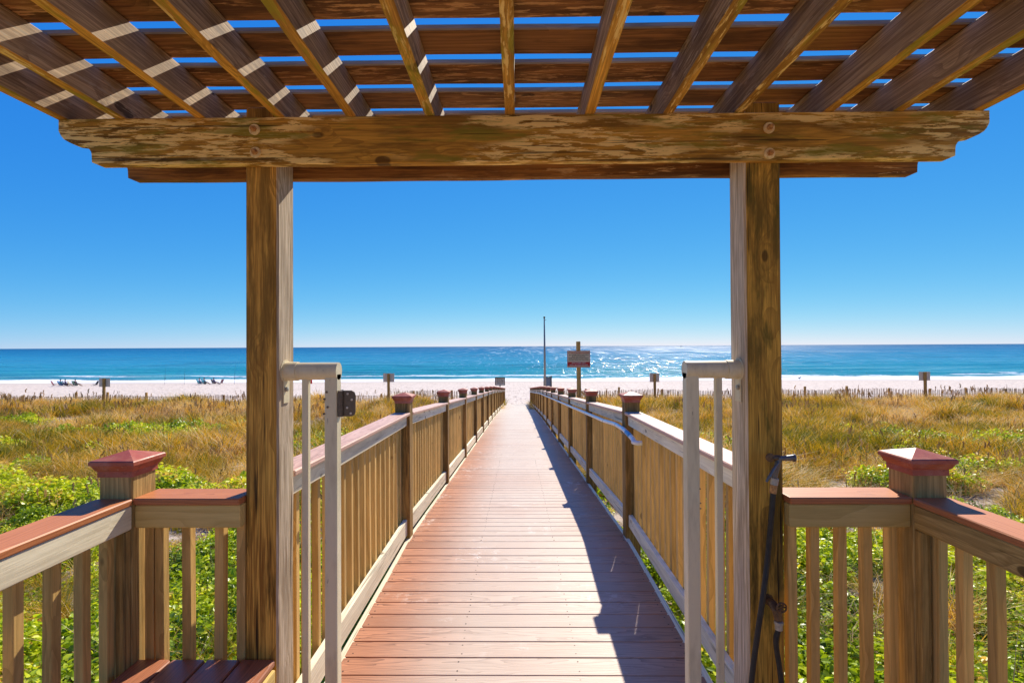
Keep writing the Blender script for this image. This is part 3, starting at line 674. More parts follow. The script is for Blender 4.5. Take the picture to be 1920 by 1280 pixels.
m = MB(); m.tube([P(1460, 866, 1.85), P(1450, 880, 1.845), P(1443, 893, 1.84), P(1437, 903, 1.84)], [.004, .006, .006, .004], 8); obj('trigger', m, M['nozzle'], nz)
m = MB(); m.tube([b_, P(1448, 858, 1.862), P(1440, 862, 1.862)], [.010, .011, .008], 12); m.lathe([(.004, 0), (.016, -.001), (.016, -.008), (.004, -.009)], P(1443, 857, 1.862), 12, 'Y'); obj('valve_knob', m, M['brass'], nz)
m = MB(); m.tube([P(1453, 896, 1.867), P(1451, 908, 1.868)], .0135, 12); obj('coupling', m, M['galv'], nz)
m = MB(); m.tube([P(1451, 909, 1.868), P(1449, 924, 1.868)], .0125, 12); obj('hose_end', m, M['rust'], nz)

# ------------------------------------------------------------------ signs
def text(s, size, loc, mat, parent, w=None, bold=.0):
    cu = bpy.data.curves.new('lettering', 'FONT'); cu.body = s; cu.size = size; cu.align_x = 'CENTER'; cu.align_y = 'CENTER'; cu.extrude = .001; cu.offset = bold
    o = bpy.data.objects.new('lettering', cu); C.objects.link(o); bpy.context.view_layer.update()
    me = bpy.data.meshes.new_from_object(o.evaluated_get(bpy.context.evaluated_depsgraph_get())); C.objects.unlink(o); bpy.data.objects.remove(o)
    xs_ = [v.co.x for v in me.vertices]; k = (w/(max(xs_)-min(xs_))) if w else 1
    for v in me.vertices: v.co = Vector((v.co.x*k, -v.co.z, v.co.y))
    me.materials.clear(); me.materials.append(mat)
    n = bpy.data.objects.new('lettering', me); C.objects.link(n); n.parent = parent; n.location = Vector(loc)-wloc(parent); return n
# back-facing small signs by the sand fence
def back_sign(px, topy, boty, Y, label, w=21):
    pt = P(px, topy, Y); g = gz(pt.x, Y); r = thing('sign', label, 'sign', (pt.x, Y, g), 'small signs seen from behind beside the sand fence')
    pw = w*Y/F; ph = 16*Y/F
    m = MB(); m.board((pt.x, Y, g-.3), (pt.x, Y, pt.z), .16, .09, (1, 0, 0), .006); obj('post', m, M['oldwood'], r)
    m = MB(); m.box(pt.x-pw/2, pt.x+pw/2, Y+.047, Y+.057, pt.z-ph, pt.z+.01, .003); obj('plate', m, M['signback'], r)
back_sign(195, 709, 760, 32.5, 'small sign seen from behind on a wooden post, leftmost beyond the dune grass')
back_sign(728.5, 700, 745, 32.5, 'small sign seen from behind, standing left of the boardwalk railing caps')
back_sign(1227.5, 700, 745, 33.5, 'small sign seen from behind, standing just right of the right railing caps', 18)
back_sign(1734.5, 697, 745, 32.5, 'small sign seen from behind on a wooden post, rightmost beyond the dune grass')
# notice
Y = 15.0; pt = P(1083.5, 640, Y); gx = P(1087, 745, Y).x; g = gz(gx, Y)
r = thing('sign', 'tan notice board with a red band on a tall post beside the right railing', 'sign', (gx, Y, g))
m = MB(); m.board((gx, Y, g-.3), (pt.x+.01, Y, pt.z), .118, .10, (1, 0, 0), .005); obj('post', m, M['oldwood'], r)
pc = P(1085, 673, Y-.06); pw = .68; ph = .50
m = MB(); m.box(pc.x-pw/2, pc.x+pw/2, Y-.066, Y-.052, pc.z-ph/2, pc.z+ph/2, .003); pl = obj('board', m, M['signface'], r)
m = MB()
for (a, b, c_, d_) in ((-pw/2, pw/2, ph/2-.012, ph/2), (-pw/2, pw/2, -ph/2, -ph/2+.012), (-pw/2, -pw/2+.012, -ph/2+.0121, ph/2-.0121), (pw/2-.012, pw/2, -ph/2+.0121, ph/2-.0121)):
    m.box(pc.x+a, pc.x+b, Y-.072, Y-.0665, pc.z+c_, pc.z+d_, .001)
obj('border', m, M['signred'], pl)
m = MB(); m.box(pc.x-pw/2+.014, pc.x+pw/2-.014, Y-.071, Y-.0665, pc.z-.205, pc.z-.085, .001); obj('red_band', m, M['signred'], pl)
yt = Y-.069
text('ATTENTION BEACHGOERS', .062, (pc.x, yt, pc.z+.185), M['signred'], pl, .62, .001)
for i, s_ in enumerate(('ALL CHAIRS TENTS AND TOYS', 'MUST BE REMOVED', 'FROM THE BEACH EVERY NIGHT', 'DO NOT WALK ON THE DUNES')):
    text(s_, .042, (pc.x, yt, pc.z+.125-.05*i), M['signdark'], pl, .40 if i == 1 else .58, .0006)
text('ANY ITEMS LEFT', .046, (pc.x, Y-.073, pc.z-.115), M['signwhite'], pl, .42, .0006)
text('WILL BE DISCARDED', .046, (pc.x, Y-.073, pc.z-.172), M['signwhite'], pl, .54, .0006)
# small framed sign at boardwalk end
Y = 37.9; pc = P(937.5, 714.8, Y); g = gz(pc.x, Y)
r = thing('sign', 'small dark framed sign with three text lines at the end of the left railing', 'sign', (pc.x, Y, g))
m = MB(); m.board((pc.x, Y, g-.2), (pc.x, Y, pc.z-.28), .08, .06, (1, 0, 0), .004); obj('post', m, M['darkwood'], r)
m = MB(); m.box(pc.x-.36, pc.x+.36, Y-.03, Y-.01, pc.z-.27, pc.z+.27, .003); pl = obj('board', m, M['signback'], r)
m = MB()
for (a, b, c_, d_) in ((-.38, .38, .25, .31), (-.38, .38, -.29, -.25), (-.38, -.33, -.2499, .2499), (.33, .38, -.2499, .2499)): m.box(pc.x+a, pc.x+b, Y-.06, Y-.031, pc.z+c_, pc.z+d_, .003)
obj('frame', m, M['darkwood'], pl)
for i, s_ in enumerate(('PRIVATE BEACH', 'NO ACCESS', 'BEYOND SIGN')): text(s_, .11, (pc.x, Y-.034, pc.z+.15-.125*i), M['signdark'], pl, .52, .004)

# flagpole and frame
Y = 43; p0 = P(1022, 726, Y); pt = P(1020.5, 595, Y); g = gz(p0.x, Y)
r = thing('flagpole', 'tall thin bare flagpole with a ball on top, rising beyond the boardwalk end', 'flagpole', (p0.x, Y, g))
m = MB(); m.tube([(p0.x, Y, g-.3), (p0.x-.02, Y, 1.0), (pt.x, Y, pt.z-.08)], [.11, .085, .05], 12); obj('pole', m, M['pole'], r, True)
m = MB(); m.lathe([(.01, -.09), (.07, -.06), (.09, 0), (.07, .06), (.01, .09)], (pt.x, Y, pt.z), 12); obj('finial', m, M['darkwood'], r, True)
m = MB(); m.box(pt.x+.02, pt.x+.16, Y-.02, Y+.02, pt.z-.24, pt.z-.20, .003); obj('pulley', m, M['pole'], r)
Y = 44; a = P(1020, 705, Y); b = P(1033.5, 704, Y); g = gz(a.x, Y)
r = thing('board_frame', 'dark two post wooden frame holding a grey panel, behind the flagpole', 'frame', ((a.x+b.x)/2, Y, g))
for q in (a, b): m = MB(); m.board((q.x, Y, g-.2), (q.x, Y, q.z), .10, .10, (1, 0, 0), .005); obj('post', m, M['darkwood'], r)
m = MB(); m.box(a.x+.052, b.x-.052, Y-.03, Y+.02, g+.5, a.z-.13, .004); obj('panel', m, M['greybin'], r)
m = MB(); m.box(a.x+.052, b.x-.052, Y-.05, Y+.03, a.z-.125, a.z-.06, .004); obj('crossbar', m, M['darkwood'], r)

# ------------------------------------------------------------------ sand fences
def sand_fence(x0, x1, label, seed):
    random.seed(seed); Yf = 36.3
    root = thing('sand_fence', label, 'fence', ((x0+x1)/2, Yf, gz((x0+x1)/2, Yf)), 'slatted sand fences along the top of the beach')
    m = MB(); x = x0; wire = MB(); up = []
    while x < x1:
        yy = Yf+.25*math.sin(x*.35); g = gz(x, yy); h = g+(1.10 if x > -9 else .82)+.06*math.sin(x*.8)+random.uniform(-.04, .04); t = random.uniform(-.03, .03)
        m.board((x, yy, g-.1), (x+t, yy+random.uniform(-.02, .02), h), .045, .012, (1, 0, 0), .001); up.append((x, yy+.012, g+.75)); x += .115+random.uniform(-.015, .015)
    obj('pickets', m, M['pick'], root)
    w = MB(); w.tube(up[::4], .008, 5); w.tube([(a, b, c-.5) for a, b, c in up[::4]], .008, 5); obj('wire', w, M['darkwood'], root)
    x = x0+.5
    while x < x1:
        yy = Yf+.25*math.sin(x*.35)+.07; p = MB(); g = gz(x, yy); p.board((x, yy, g-.2), (x, yy, g+(1.2 if x > -9 else .95)+random.uniform(-.1, .15)), .13, .12, (1, 0, 0), .01); obj('post', p, M['oldwood'], root); x += 2.6+random.uniform(-.3, .5)
sand_fence(-44, -1.6, 'pale slatted sand fence across the beach top, left of the boardwalk', 3)
sand_fence(1.8, 44, 'pale slatted sand fence across the beach top, right of the boardwalk', 5)
random.seed(11)

# ------------------------------------------------------------------ people on the beach
def skin_mesh(verts, edges, radii, name):
    me = bpy.data.meshes.new(name); me.from_pydata(verts, edges, []); o = bpy.data.objects.new(name, me); C.objects.link(o)
    md = o.modifiers.new('skin', 'SKIN'); sv = me.skin_vertices[0].data
    for i, r_ in enumerate(radii): sv[i].radius = (r_, r_)
    sv[0].use_root = True
    ss_ = o.modifiers.new('sub', 'SUBSURF'); ss_.levels = 1; ss_.render_levels = 1
    bpy.context.view_layer.update(); out = bpy.data.meshes.new_from_object(o.evaluated_get(bpy.context.evaluated_depsgraph_get()))
    C.objects.unlink(o); bpy.data.objects.remove(o); out.polygons.foreach_set('use_smooth', [True]*len(out.polygons)); out.name = name; return out
# seated on a low chair, facing +Y, origin on the sand
SV = [(0, 0, .26), (0, -.06, .42), (0, -.12, .60), (0, -.16, .76), (0, -.16, .86), (0, -.14, .97),
      (-.10, .02, .25), (-.13, .42, .36), (-.14, .72, .08), (-.14, .86, .05), (.10, .02, .25), (.13, .42, .36), (.14, .72, .08), (.14, .86, .05),
      (-.19, -.15, .73), (-.26, -.05, .50), (-.22, .18, .42), (-.20, .26, .42), (.19, -.15, .73), (.26, -.05, .50), (.22, .18, .42), (.20, .26, .42), (0, -.13, 1.06)]
SE = [(0, 1), (1, 2), (2, 3), (3, 4), (4, 5), (5, 22), (0, 6), (6, 7), (7, 8), (8, 9), (0, 10), (10, 11), (11, 12), (12, 13), (3, 14), (14, 15), (15, 16), (16, 17), (3, 18), (18, 19), (19, 20), (20, 21)]
SR = [.13, .12, .14, .12, .055, .095, .09, .07, .045, .035, .09, .07, .045, .035, .06, .045, .035, .035, .06, .045, .035, .035, .08]
BODY = skin_mesh(SV, SE, SR, 'body'); BODY.materials.append(M['skin'])
SHV = [SV[i] for i in (0, 1, 2, 3, 14, 15, 18, 19)]; SHE = [(0, 1), (1, 2), (2, 3), (3, 4), (4, 5), (3, 6), (6, 7)]
SHIRT = skin_mesh(SHV, SHE, [.15, .145, .16, .135, .075, .055, .075, .055], 'shirt')
SHO = skin_mesh([SV[0], SV[6], (-.125, .34, .335), SV[10], (.125, .34, .335)], [(0, 1), (1, 2), (0, 3), (3, 4)], [.145, .105, .085, .105, .085], 'shorts')
def person(px, py, Yd, label, shirt, shorts, hat, rot):
    p = PG(px, py, gz(P(px, py, Yd).x, Yd)); z = gz(p.x, p.y)
    r = thing('person', label, 'person', (p.x, p.y, z), 'people sitting on the beach'); r.rotation_euler.z = rot
    obj('body', BODY, None, r)
    for n_, me, c_ in (('shirt', SHIRT, shirt), ('shorts', SHO, shorts)):
        mm = me.copy(); mm.materials.clear(); mm.materials.append(M[c_]); o = bpy.data.objects.new(n_, mm); C.objects.link(o); o.parent = r
    m = MB()
    m.lathe([(.09, .02), (.10, .07), (.085, .12), (.02, .15)] if not hat == 'wide' else [(.19, .04), (.18, .05), (.105, .06), (.10, .13), (.02, .15)], (0, -.14, .98), 14)
    me = m.mesh('hat'); o = obj('hat' if hat else 'hair', me, M['hatblue'] if hat == 'wide' else M['darkcl'], r)
    return r
def chair(px, py, Yd, label, col, rot, name='beach_chair'):
    p = PG(px, py, gz(P(px, py, Yd).x, Yd)); z = gz(p.x, p.y)
    r = thing(name, label, 'beach chair', (p.x, p.y, z), 'low beach chairs'); 
    m = MB(); m.board((0, -.22, .20), (0, .26, .24), .54, .02, (1, 0, 0), .005); me = m.mesh('seat'); obj('seat', me, M[col], r)
    m = MB(); m.board((0, -.22, .20), (0, -.50, .84), .54, .02, (1, 0, 0), .005); me = m.mesh('backrest'); obj('backrest', me, M[col], r)
    m = MB()
    for s_ in (-.29, .29):
        m.tube([(s_, -.52, .88), (s_, -.2, .19), (s_, .28, .25), (s_, .30, .02)], .014, 8); m.tube([(s_, -.42, .02), (s_, .0, .21), (s_, .1, .42)], .014, 8); m.tube([(s_, -.40, .46), (s_, .14, .43)], .02, 8)
    me = m.mesh('frame'); obj('frame', me, M['galv'], r)
    r.rotation_euler.z = rot; return r
YB = 82
chair(103.5, 725.3, YB, 'maroon low beach chair, leftmost of the left beach group', 'maroon', R(-65))
chair(115.5, 725.3, YB, 'blue low beach chair under the person in the wide blue hat', 'bluecl', R(-70)); person(115.5, 725.3, YB, 'person in a teal shirt and wide blue hat seated in a blue beach chair', 'teal', 'bluecl', 'wide', R(-70))
chair(124.5, 725.3, YB, 'navy low beach chair in the middle of the left beach group', 'navy', R(-60)); person(124.5, 725.3, YB, 'person in a navy shirt seated right of the wide blue hat', 'navy', 'maroon', None, R(-60))
chair(134, 725.3, YB, 'tan empty low beach chair beside the green chair', 'tan', R(-65))
chair(142.5, 725, YB, 'green low beach chair, rightmost of the left beach group', 'green', R(-80)); person(143, 725, YB, 'person in dark clothes seated in the green beach chair with legs stretched out', 'darkcl', 'green', None, R(-80))
chair(177.5, 725, YB, 'dark empty low beach chair standing alone right of the left beach group', 'darkcl', R(100))
YB = 86
chair(375, 721.2, YB, 'teal low beach chair, leftmost of the right beach group', 'teal', R(-80)); person(375.5, 721.2, YB, 'person in blue seated in the leftmost chair of the right beach group', 'bluecl', 'teal', None, R(-80))
chair(384, 721.2, YB, 'teal low beach chair under the person in the green shirt', 'teal', R(-85)); person(384.5, 721.2, YB, 'person in teal with legs stretched out, middle of the right beach group', 'teal', 'green', None, R(-85))
chair(402, 721.2, YB, 'dark low beach chair near the pink empty chair', 'darkcl', R(-85)); person(402.5, 721.2, YB, 'person in dark clothes seated beside the pink empty chair', 'navy', 'pink', None, R(-85))
chair(413, 721, YB, 'pink empty low beach chair, rightmost of the right beach group', 'pink', R(80))
# red barrel
p = PG(582, 719.5, gz(P(582, 719, 86).x, 86)); r = thing('barrel', 'red barrel standing on the beach behind the left gate frame', 'barrel', (p.x, p.y, gz(p.x, p.y)))
m = MB(); m.lathe([(.28, 0), (.29, .02), (.285, .3), (.295, .32), (.285, .34), (.285, .6), (.295, .62), (.285, .64), (.285, .93), (.30, .95)], r.location, 18); obj('drum', m, M['redcl'], r)
m = MB(); m.lathe([(.30, .951), (.31, .97), (.25, 1.02), (.02, 1.05)], r.location, 18); obj('lid', m, M['redcl'], r)
# fishing rods
for px, lab in ((309, 'thin fishing rod upright on the beach, leftmost of the three'), (345.5, 'thin fishing rod upright on the beach left of the right beach group'), (439.5, 'thin fishing rod upright on the beach beside the left pergola post')):
    p = PG(px, 722, -4.6); z = gz(p.x, p.y); r = thing('fishing_rod', lab, 'fishing rod', (p.x, p.y, z), 'fishing rods stuck in the sand')
    m = MB(); m.tube([(p.x, p.y, z-.2), (p.x, p.y, z+1.0), (p.x+.02, p.y+.1, z+2.2), (p.x+.04, p.y+.3, z+3.6)], [.022, .018, .012, .005], 8); obj('rod', m, M['darkcl'], r)
    m = MB(); m.lathe([(.03, -.05), (.07, -.04), (.05, 0), (.07, .04), (.03, .05)], (p.x+.06, p.y, z+1.02), 12, 'X'); obj('reel', m, M['darkcl'], r)
    m = MB(); m.tube([(p.x, p.y, z-.2), (p.x, p.y, z+.55)], .03, 10); obj('holder', m, M['signwhite'], r)
# bird
p = PG(1499, 711, -4.7); z = max(gz(p.x, p.y), SEA); r = thing('bird', 'small dark shorebird standing at the water edge right of the right pergola post', 'bird', (p.x, p.y, z))
BV = [(0, 0, .26), (.10, 0, .28), (.17, 0, .36), (.22, 0, .43), (.30, 0, .42), (-.14, 0, .24), (-.28, 0, .22), (0, .04, .14), (.01, .04, .0), (0, -.04, .14), (.01, -.04, 0), (.05, .04, -.0), (.05, -.04, 0)]
bm_ = skin_mesh(BV, [(0, 1), (1, 2), (2, 3), (3, 4), (0, 5), (5, 6), (0, 7), (7, 8), (0, 9), (9, 10), (8, 11), (10, 12)], [.085, .075, .04, .045, .012, .065, .02, .012, .008, .012, .008, .008, .008], 'body')
bm_.materials.append(M['darkcl']); o = obj('body', bm_, None, r); r.scale = (1.2,)*3
# boat on the horizon
p = PG(1277, 649.6, SEA); Yb = 2600; p = P(1277, 648, Yb); r = thing('boat', 'tiny dark fishing boat on the horizon in the sun glitter', 'boat', (p.x, Yb, SEA))
m = MB(); L = 5.5; hull = []
for k in range(9):
    t = k/8; w = 1.4*math.sin(PI*min(1, .25+t*.75)) if k < 8 else .05; x = p.x-L+2*L*t; top = 1.3+.5*t*t
    hull.append([(x, Yb-w, SEA+top), (x, Yb-w*.6, SEA-.3), (x, Yb+w*.6, SEA-.3), (x, Yb+w, SEA+top)])
vs = [v for h in hull for v in h]; m.add(vs, [(i*4+j, i*4+j+1, (i+1)*4+j+1, (i+1)*4+j) for i in range(8) for j in range(3)]+[(i*4+3, i*4, (i+1)*4, (i+1)*4+3) for i in range(8)]+[(0, 1, 2, 3), (35, 34, 33, 32)]); obj('hull', m, M['darkcl'], r)
m = MB(); m.box(p.x-2, p.x+1.2, Yb-1, Yb+1, SEA+1.2, SEA+3.4, .1); m.box(p.x-2.4, p.x+1.6, Yb-1.2, Yb+1.2, SEA+3.41, SEA+3.6, .05); obj('cabin', m, M['darkcl'], r)
m = MB(); m.tube([(p.x-.5, Yb, SEA+3.5), (p.x-.5, Yb, SEA+6)], .06, 6); obj('mast', m, M['darkcl'], r)

# ------------------------------------------------------------------ vegetation (uncountable)
def blade_mesh(name, n, H, w, spread, lean, mat, seg=3, head=False):
    vs = []; fs = []; bt = []
    for _ in range(n):
        a = random.uniform(0, 2*PI); r0 = random.uniform(0, spread); bx, by = r0*math.cos(a), r0*math.sin(a)
        h = H*random.uniform(.55, 1.1); dr = a+random.uniform(-.8, .8); ln = lean*random.uniform(.3, 1.3)*h
        ww = w*random.uniform(.6, 1.3); fa = random.uniform(0, PI); px, py = math.cos(fa)*ww/2, math.sin(fa)*ww/2; t_ = random.random()
        i0 = len(vs)
        for k in range(seg+1):
            t = k/seg; x = bx+math.cos(dr)*ln*t**2; y = by+math.sin(dr)*ln*t**2; z = h*(t-.22*lean*t**3); q = 1-t*.92
            vs += [(x-px*q, y-py*q, z), (x+px*q, y+py*q, z)]; bt += [t_, t_]
        fs += [(i0+2*k, i0+2*k+1, i0+2*k+3, i0+2*k+2) for k in range(seg)]
        if head:
            x, y, z = vs[-1]
            for k in range(9):
                u = random.uniform(-.02, .03); hz = z-.015-k*.022*H; i0 = len(vs); dx = math.cos(dr)*(.03*H); s_ = .02*H
                vs += [(x+u+dx*.2*k*.3-s_, y, hz), (x+u, y+s_*.5, hz-.03*H), (x+u+s_, y, hz), (x+u, y-s_*.5, hz+.03*H)]; bt += [t_]*4; fs.append((i0, i0+1, i0+2, i0+3))
    me = bpy.data.meshes.new(name); me.from_pydata(vs, [], fs); at = me.attributes.new('bt', 'FLOAT', 'POINT'); at.data.foreach_set('value', bt); me.materials.append(mat); return me
def leaf_mesh(name, n, Rr, Hh, ls, mat):
    vs = []; fs = []; bt = []
    for _ in range(n):
        a = random.uniform(0, 2*PI); rr = Rr*math.sqrt(random.random()); h = Hh*(1-(rr/Rr)**2*.7)*random.uniform(.35, 1.0)
        c = Vector((rr*math.cos(a), rr*math.sin(a), h)); s_ = ls*random.uniform(.6, 1.3)
        rot = Euler((random.gauss(0, .55), random.gauss(0, .55), random.uniform(0, 2*PI))).to_matrix(); i0 = len(vs); t_ = random.random()
        for v in ((0, 0, 0), (.28, .30, .06), (0, .36, 0), (-.28, .30, .06), (.30, .68, .05), (0, .70, -.02), (-.30, .68, .05), (0, 1, -.08)):
            vs.append(tuple(c + rot @ (Vector(v)*s_))); bt.append(t_)
        fs += [(i0, i0+1, i0+2), (i0, i0+2, i0+3), (i0+1, i0+4, i0+5, i0+2), (i0+2, i0+5, i0+6, i0+3), (i0+4, i0+7, i0+5), (i0+5, i0+7, i0+6)]
    me = bpy.data.meshes.new(name); me.from_pydata(vs, [], fs); at = me.attributes.new('bt', 'FLOAT', 'POINT'); at.data.foreach_set('value', bt); me.materials.append(mat); return me
def scatter(name, meshes, pts, mat, label, cat):
    """pts: list of (x,y,z,rx,ry,rz,scale,tint,variant)"""
    coll = bpy.data.collections.new(name+'_source')
    for i, me in enumerate(meshes):
        o = bpy.data.objects.new('%s_%02d' % (name, i), me); coll.objects.link(o)
    A = np.array(pts, 'f'); me = bpy.data.meshes.new(name); me.vertices.add(len(A)); me.vertices.foreach_set('co', A[:, :3].ravel())
    a = me.attributes.new('rot', 'FLOAT_VECTOR', 'POINT'); a.data.foreach_set('vector', A[:, 3:6].ravel())
    a = me.attributes.new('scl', 'FLOAT', 'POINT'); a.data.foreach_set('value', A[:, 6].copy())
    a = me.attributes.new('tint', 'FLOAT', 'POINT'); a.data.foreach_set('value', A[:, 7].copy())
    a = me.attributes.new('var', 'INT', 'POINT'); a.data.foreach_set('value', A[:, 8].astype('i'))
    o = bpy.data.objects.new(name, me); C.objects.link(o); me.materials.append(mat)
    ng = bpy.data.node_groups.new(name, 'GeometryNodeTree'); ng.interface.new_socket('Geometry', in_out='INPUT', socket_type='NodeSocketGeometry'); ng.interface.new_socket('Geometry', in_out='OUTPUT', socket_type='NodeSocketGeometry')
    N = ng.nodes; gi = N.new('NodeGroupInput'); go = N.new('NodeGroupOutput'); ip = N.new('GeometryNodeInstanceOnPoints'); ci = N.new('GeometryNodeCollectionInfo')
    ci.inputs[0].default_value = coll; ci.inputs[1].default_value = True; ci.inputs[2].default_value = True
    def na(nm, ty): q = N.new('GeometryNodeInputNamedAttribute'); q.data_type = ty; q.inputs[0].default_value = nm; return [s for s in q.outputs if s.enabled and s.name == 'Attribute'][0]
    m2p = N.new('GeometryNodeMeshToPoints')
    ng.links.new(gi.outputs[0], m2p.inputs[0]); ng.links.new(m2p.outputs[0], ip.inputs['Points']); ng.links.new(ci.outputs[0], ip.inputs['Instance'])
    ip.inputs['Pick Instance'].default_value = True
    ng.links.new(na('var', 'INT'), ip.inputs['Instance Index'])
    e2r = N.new('FunctionNodeEulerToRotation'); ng.links.new(na('rot', 'FLOAT_VECTOR'), e2r.inputs[0]); ng.links.new(e2r.outputs[0], ip.inputs['Rotation'])
    ng.links.new(na('scl', 'FLOAT'), ip.inputs['Scale']); ng.links.new(ip.outputs[0], go.inputs[0])
    md = o.modifiers.new('scatter', 'NODES'); md.node_group = ng
    return tag(o, label, cat, kind='stuff')
random.seed(21)
def fn(x, y, s, o): return mnoise.noise(Vector((x*s, y*s, o)))
def cover_w(x, y):   # where the green creeping plants dominate
    n = fn(x, y, .45, 31)+.5*fn(x, y, 1.3, 4)
    w = 1.0 if y < 6.5 else max(0, 1-(y-6.5)/3.5)
    if x > 0: w *= .95
    return w*1.25-.72+n*1.5+(.12 if y < 5 else 0)
def cover2(x, y): return .5*fn(x, y, .26, 66)+.3*fn(x, y, 1.0, 2)-(.06 if x < 0 else .10)-max(0, y-17)*.012
grass_near = [blade_mesh('g', 40, .52, .009, .12, 1.05, M['grass'], 4) for _ in range(5)]
grass_far = [blade_mesh('g', 20, .54, .024, .17, .62, M['grass'], 3) for _ in range(5)]
gp = []; cp = []; op = []
def inside(x, y): # keep clear of deck, platform
    if y < 2.25 and abs(x) < 1.72: return True
    return abs(x) < 1.02 and y < 37.5
for _ in range(150000):
    y = 36*math.sqrt(random.random()) if random.random() < .93 else random.uniform(-2, 6)
    x = random.uniform(-1, 1)*(1.15*max(y, 0)+4)
    if inside(x, y): continue
    cw = cover_w(x, y) if y < 9 else cover2(x, y)*3; n = fn(x, y, .33, 8)+.5*fn(x, y, 1.0, 12)
    # bare strips of sand
    bare = 0
    if x < -2 and 24.5 < y < 29.5: bare = .55+fn(x, y, .35, 77)*1.6
    if y < 12: bare = .10+fn(x, y, .7, 41)*1.3
    if y > 36.2: continue
    dens = (1-max(0, min(1, cw*1.6+.2)))*(.62 if y > 9 else .40)*(1 if n > -.15 else .22)*(1-max(0, min(.97, bare*1.6)))
    if y > 22: dens *= .75
    if random.random() > dens: continue
    far = y > 13
    tint = max(0, min(1, .48+.75*fn(x, y, .22, 55)+.6*fn(x, y, 1.1, 3)+(.10 if y > 22 else 0)-(.10 if 9 < y < 20 else 0)+random.gauss(0, .27)))
    sc = random.uniform(.5, 1.4)*(1.0+.8*n)*(1.05 if (x < -9 and y > 30) else 1)*(.75 if y < 9 else 1.0)*(1.12 if y > 27 else 1)
    gp.append((x, y, gz(x, y)-.03, random.gauss(0, .12), random.gauss(-.08, .12), random.uniform(0, 6.28), sc, tint, random.randrange(5)+(5 if far else 0)))
for _ in range(75000):
    y = random.uniform(-1, 14) if random.random() < .75 else random.uniform(9, 27); x = random.uniform(-1, 1)*(1.15*max(y, 0)+4)
    if inside(x, y): continue
    cw = cover_w(x, y)
    if y > 9: cw = cover2(x, y)*2
    if cw < 0 or random.random() > min(1, cw*2.2)*(.55 if y < 9 else .8): continue
    cp.append((x, y, gz(x, y)-.02+(random.uniform(0, .16) if y > 8 else 0), random.gauss(0, .15), random.gauss(0, .15), random.uniform(0, 6.28), random.uniform(.7, 1.25)*(1+.25*cw)*(1.5 if y > 9 else 1), max(0, min(1, (.5 if y < 9 else .62)+.6*fn(x, y, .8, 14)+random.gauss(0, .15))), random.randrange(5)))
for _ in range(1100):
    y = random.uniform(24, 35.8); x = random.uniform(-1, 1)*(1.15*y+3)
    if abs(x) < 1.6 or fn(x, y, .25, 91) < -.02: continue
    op.append((x, y, gz(x, y)-.03, random.gauss(0, .1), random.gauss(.05, .12), random.uniform(0, 6.28), random.uniform(.7, 1.2), random.random(), random.randrange(4)))
for _ in range(420):
    y = random.uniform(8, 24); x = random.uniform(-1, 1)*(1.15*y+3)
    if abs(x) < 1.6: continue
    op.append((x, y, gz(x, y)-.03, random.gauss(0, .1), random.gauss(.05, .12), random.uniform(0, 6.28), random.uniform(.5, .75), random.random(), random.randrange(4)))
dp = []
for _ in range(60000):
    y = 34*math.sqrt(random.random()); x = random.uniform(-1, 1)*(1.15*y+3)
    if inside(x, y): continue
    v = fn(x, y, .45, 131)+.5*fn(x, y, 1.4, 17)
    if v < .10 or random.random() > min(1, (v-.05)*2.2)*.5: continue
    dp.append((x, y, gz(x, y)-.03, random.gauss(0, .35), random.gauss(0, .35), random.uniform(0, 6.28), random.uniform(.6, 1.2), random.random(), random.randrange(4)))
print('dead', len(dp), 'grass', len(gp), 'cover', len(cp), 'oats', len(op))
scatter('beach_grass', grass_near+grass_far, gp, M['grass'], 'dry golden beach grass covering the dunes on both sides', 'grass')
scatter('ground_cover', [leaf_mesh('l', 190, .20, .10+.05*q, .026+.006*q, M['cover']) for q in range(5)], cp, M['cover'], 'bright green leafy ground cover growing beside the platform', 'ground cover')
scatter('dry_scrub', [blade_mesh('d', 30, .44, .012, .16, 1.7, M['scrub'], 4) for _ in range(4)], dp, M['scrub'], 'tangled grey brown dead scrub between the grass and the green ground cover', 'dry scrub')
scatter('sea_oats', [blade_mesh('o', 4, 1.15, .014, .12, .22, M['oats'], 4, True) for _ in range(4)], op, M['oats'], 'tall thin sea oat stalks with seed heads on the dune crest', 'sea oats')

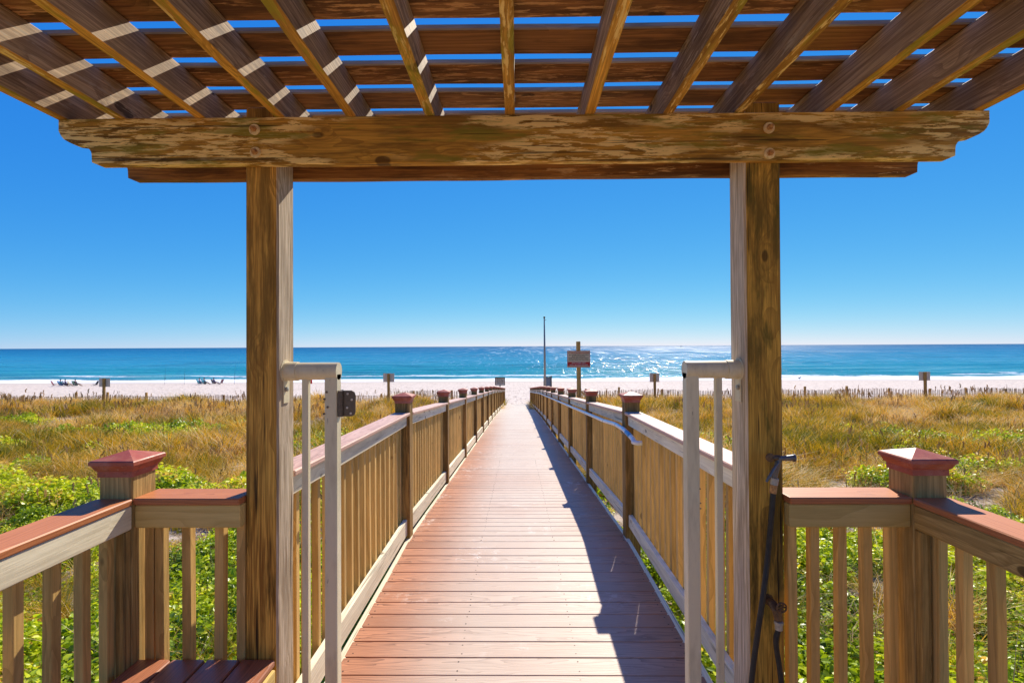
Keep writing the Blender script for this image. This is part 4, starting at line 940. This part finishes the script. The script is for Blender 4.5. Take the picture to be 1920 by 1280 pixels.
# ------------------------------------------------------------------ light
SUN_AZ = R(17.7); SUN_EL = R(39.5)
sd = Vector((math.sin(SUN_AZ)*math.cos(SUN_EL), math.cos(SUN_AZ)*math.cos(SUN_EL), math.sin(SUN_EL)))
sl = bpy.data.lights.new('sun', 'SUN'); sl.energy = 4.9; sl.angle = R(.53); sl.color = (1, .91, .77)
so = bpy.data.objects.new('sun', sl); C.objects.link(so); so.rotation_euler = sd.to_track_quat('Z', 'Y').to_euler(); so.location = (0, 0, 30)
w = bpy.data.worlds.new('World'); scene.world = w; w.use_nodes = True; nt = w.node_tree; nt.nodes.clear()
sk = nt.nodes.new('ShaderNodeTexSky'); sk.sky_type = 'NISHITA'; sk.sun_disc = False; sk.sun_elevation = SUN_EL; sk.sun_rotation = SUN_AZ
sk.altitude = 0; sk.air_density = .6; sk.dust_density = 0; sk.ozone_density = 6.0
bg = nt.nodes.new('ShaderNodeBackground'); bg.inputs[1].default_value = .075; ow = nt.nodes.new('ShaderNodeOutputWorld')
sc_ = nt.nodes.new('ShaderNodeSeparateColor'); cc_ = nt.nodes.new('ShaderNodeCombineColor'); nt.links.new(sk.outputs[0], sc_.inputs[0])
for i, (g_, k_) in enumerate(((1.5, 10.2), (.70, 7.7), (.16, 8.4))):   # film-like grade of the sky colour
    a_ = nt.nodes.new('ShaderNodeMath'); a_.operation = 'MULTIPLY'; a_.inputs[1].default_value = .099; nt.links.new(sc_.outputs[i], a_.inputs[0])
    b_ = nt.nodes.new('ShaderNodeMath'); b_.operation = 'POWER'; b_.inputs[1].default_value = g_; nt.links.new(a_.outputs[0], b_.inputs[0])
    c_ = nt.nodes.new('ShaderNodeMath'); c_.operation = 'MULTIPLY'; c_.inputs[1].default_value = k_; nt.links.new(b_.outputs[0], c_.inputs[0]); nt.links.new(c_.outputs[0], cc_.inputs[i])
nt.links.new(cc_.outputs[0], bg.inputs[0]); nt.links.new(bg.outputs[0], ow.inputs[0])
vs_ = scene.view_settings; vs_.view_transform = 'Standard'; vs_.look = 'None'; vs_.exposure = .56; vs_.gamma = 1; vs_.use_curve_mapping = False
scene.render.engine = 'CYCLES'
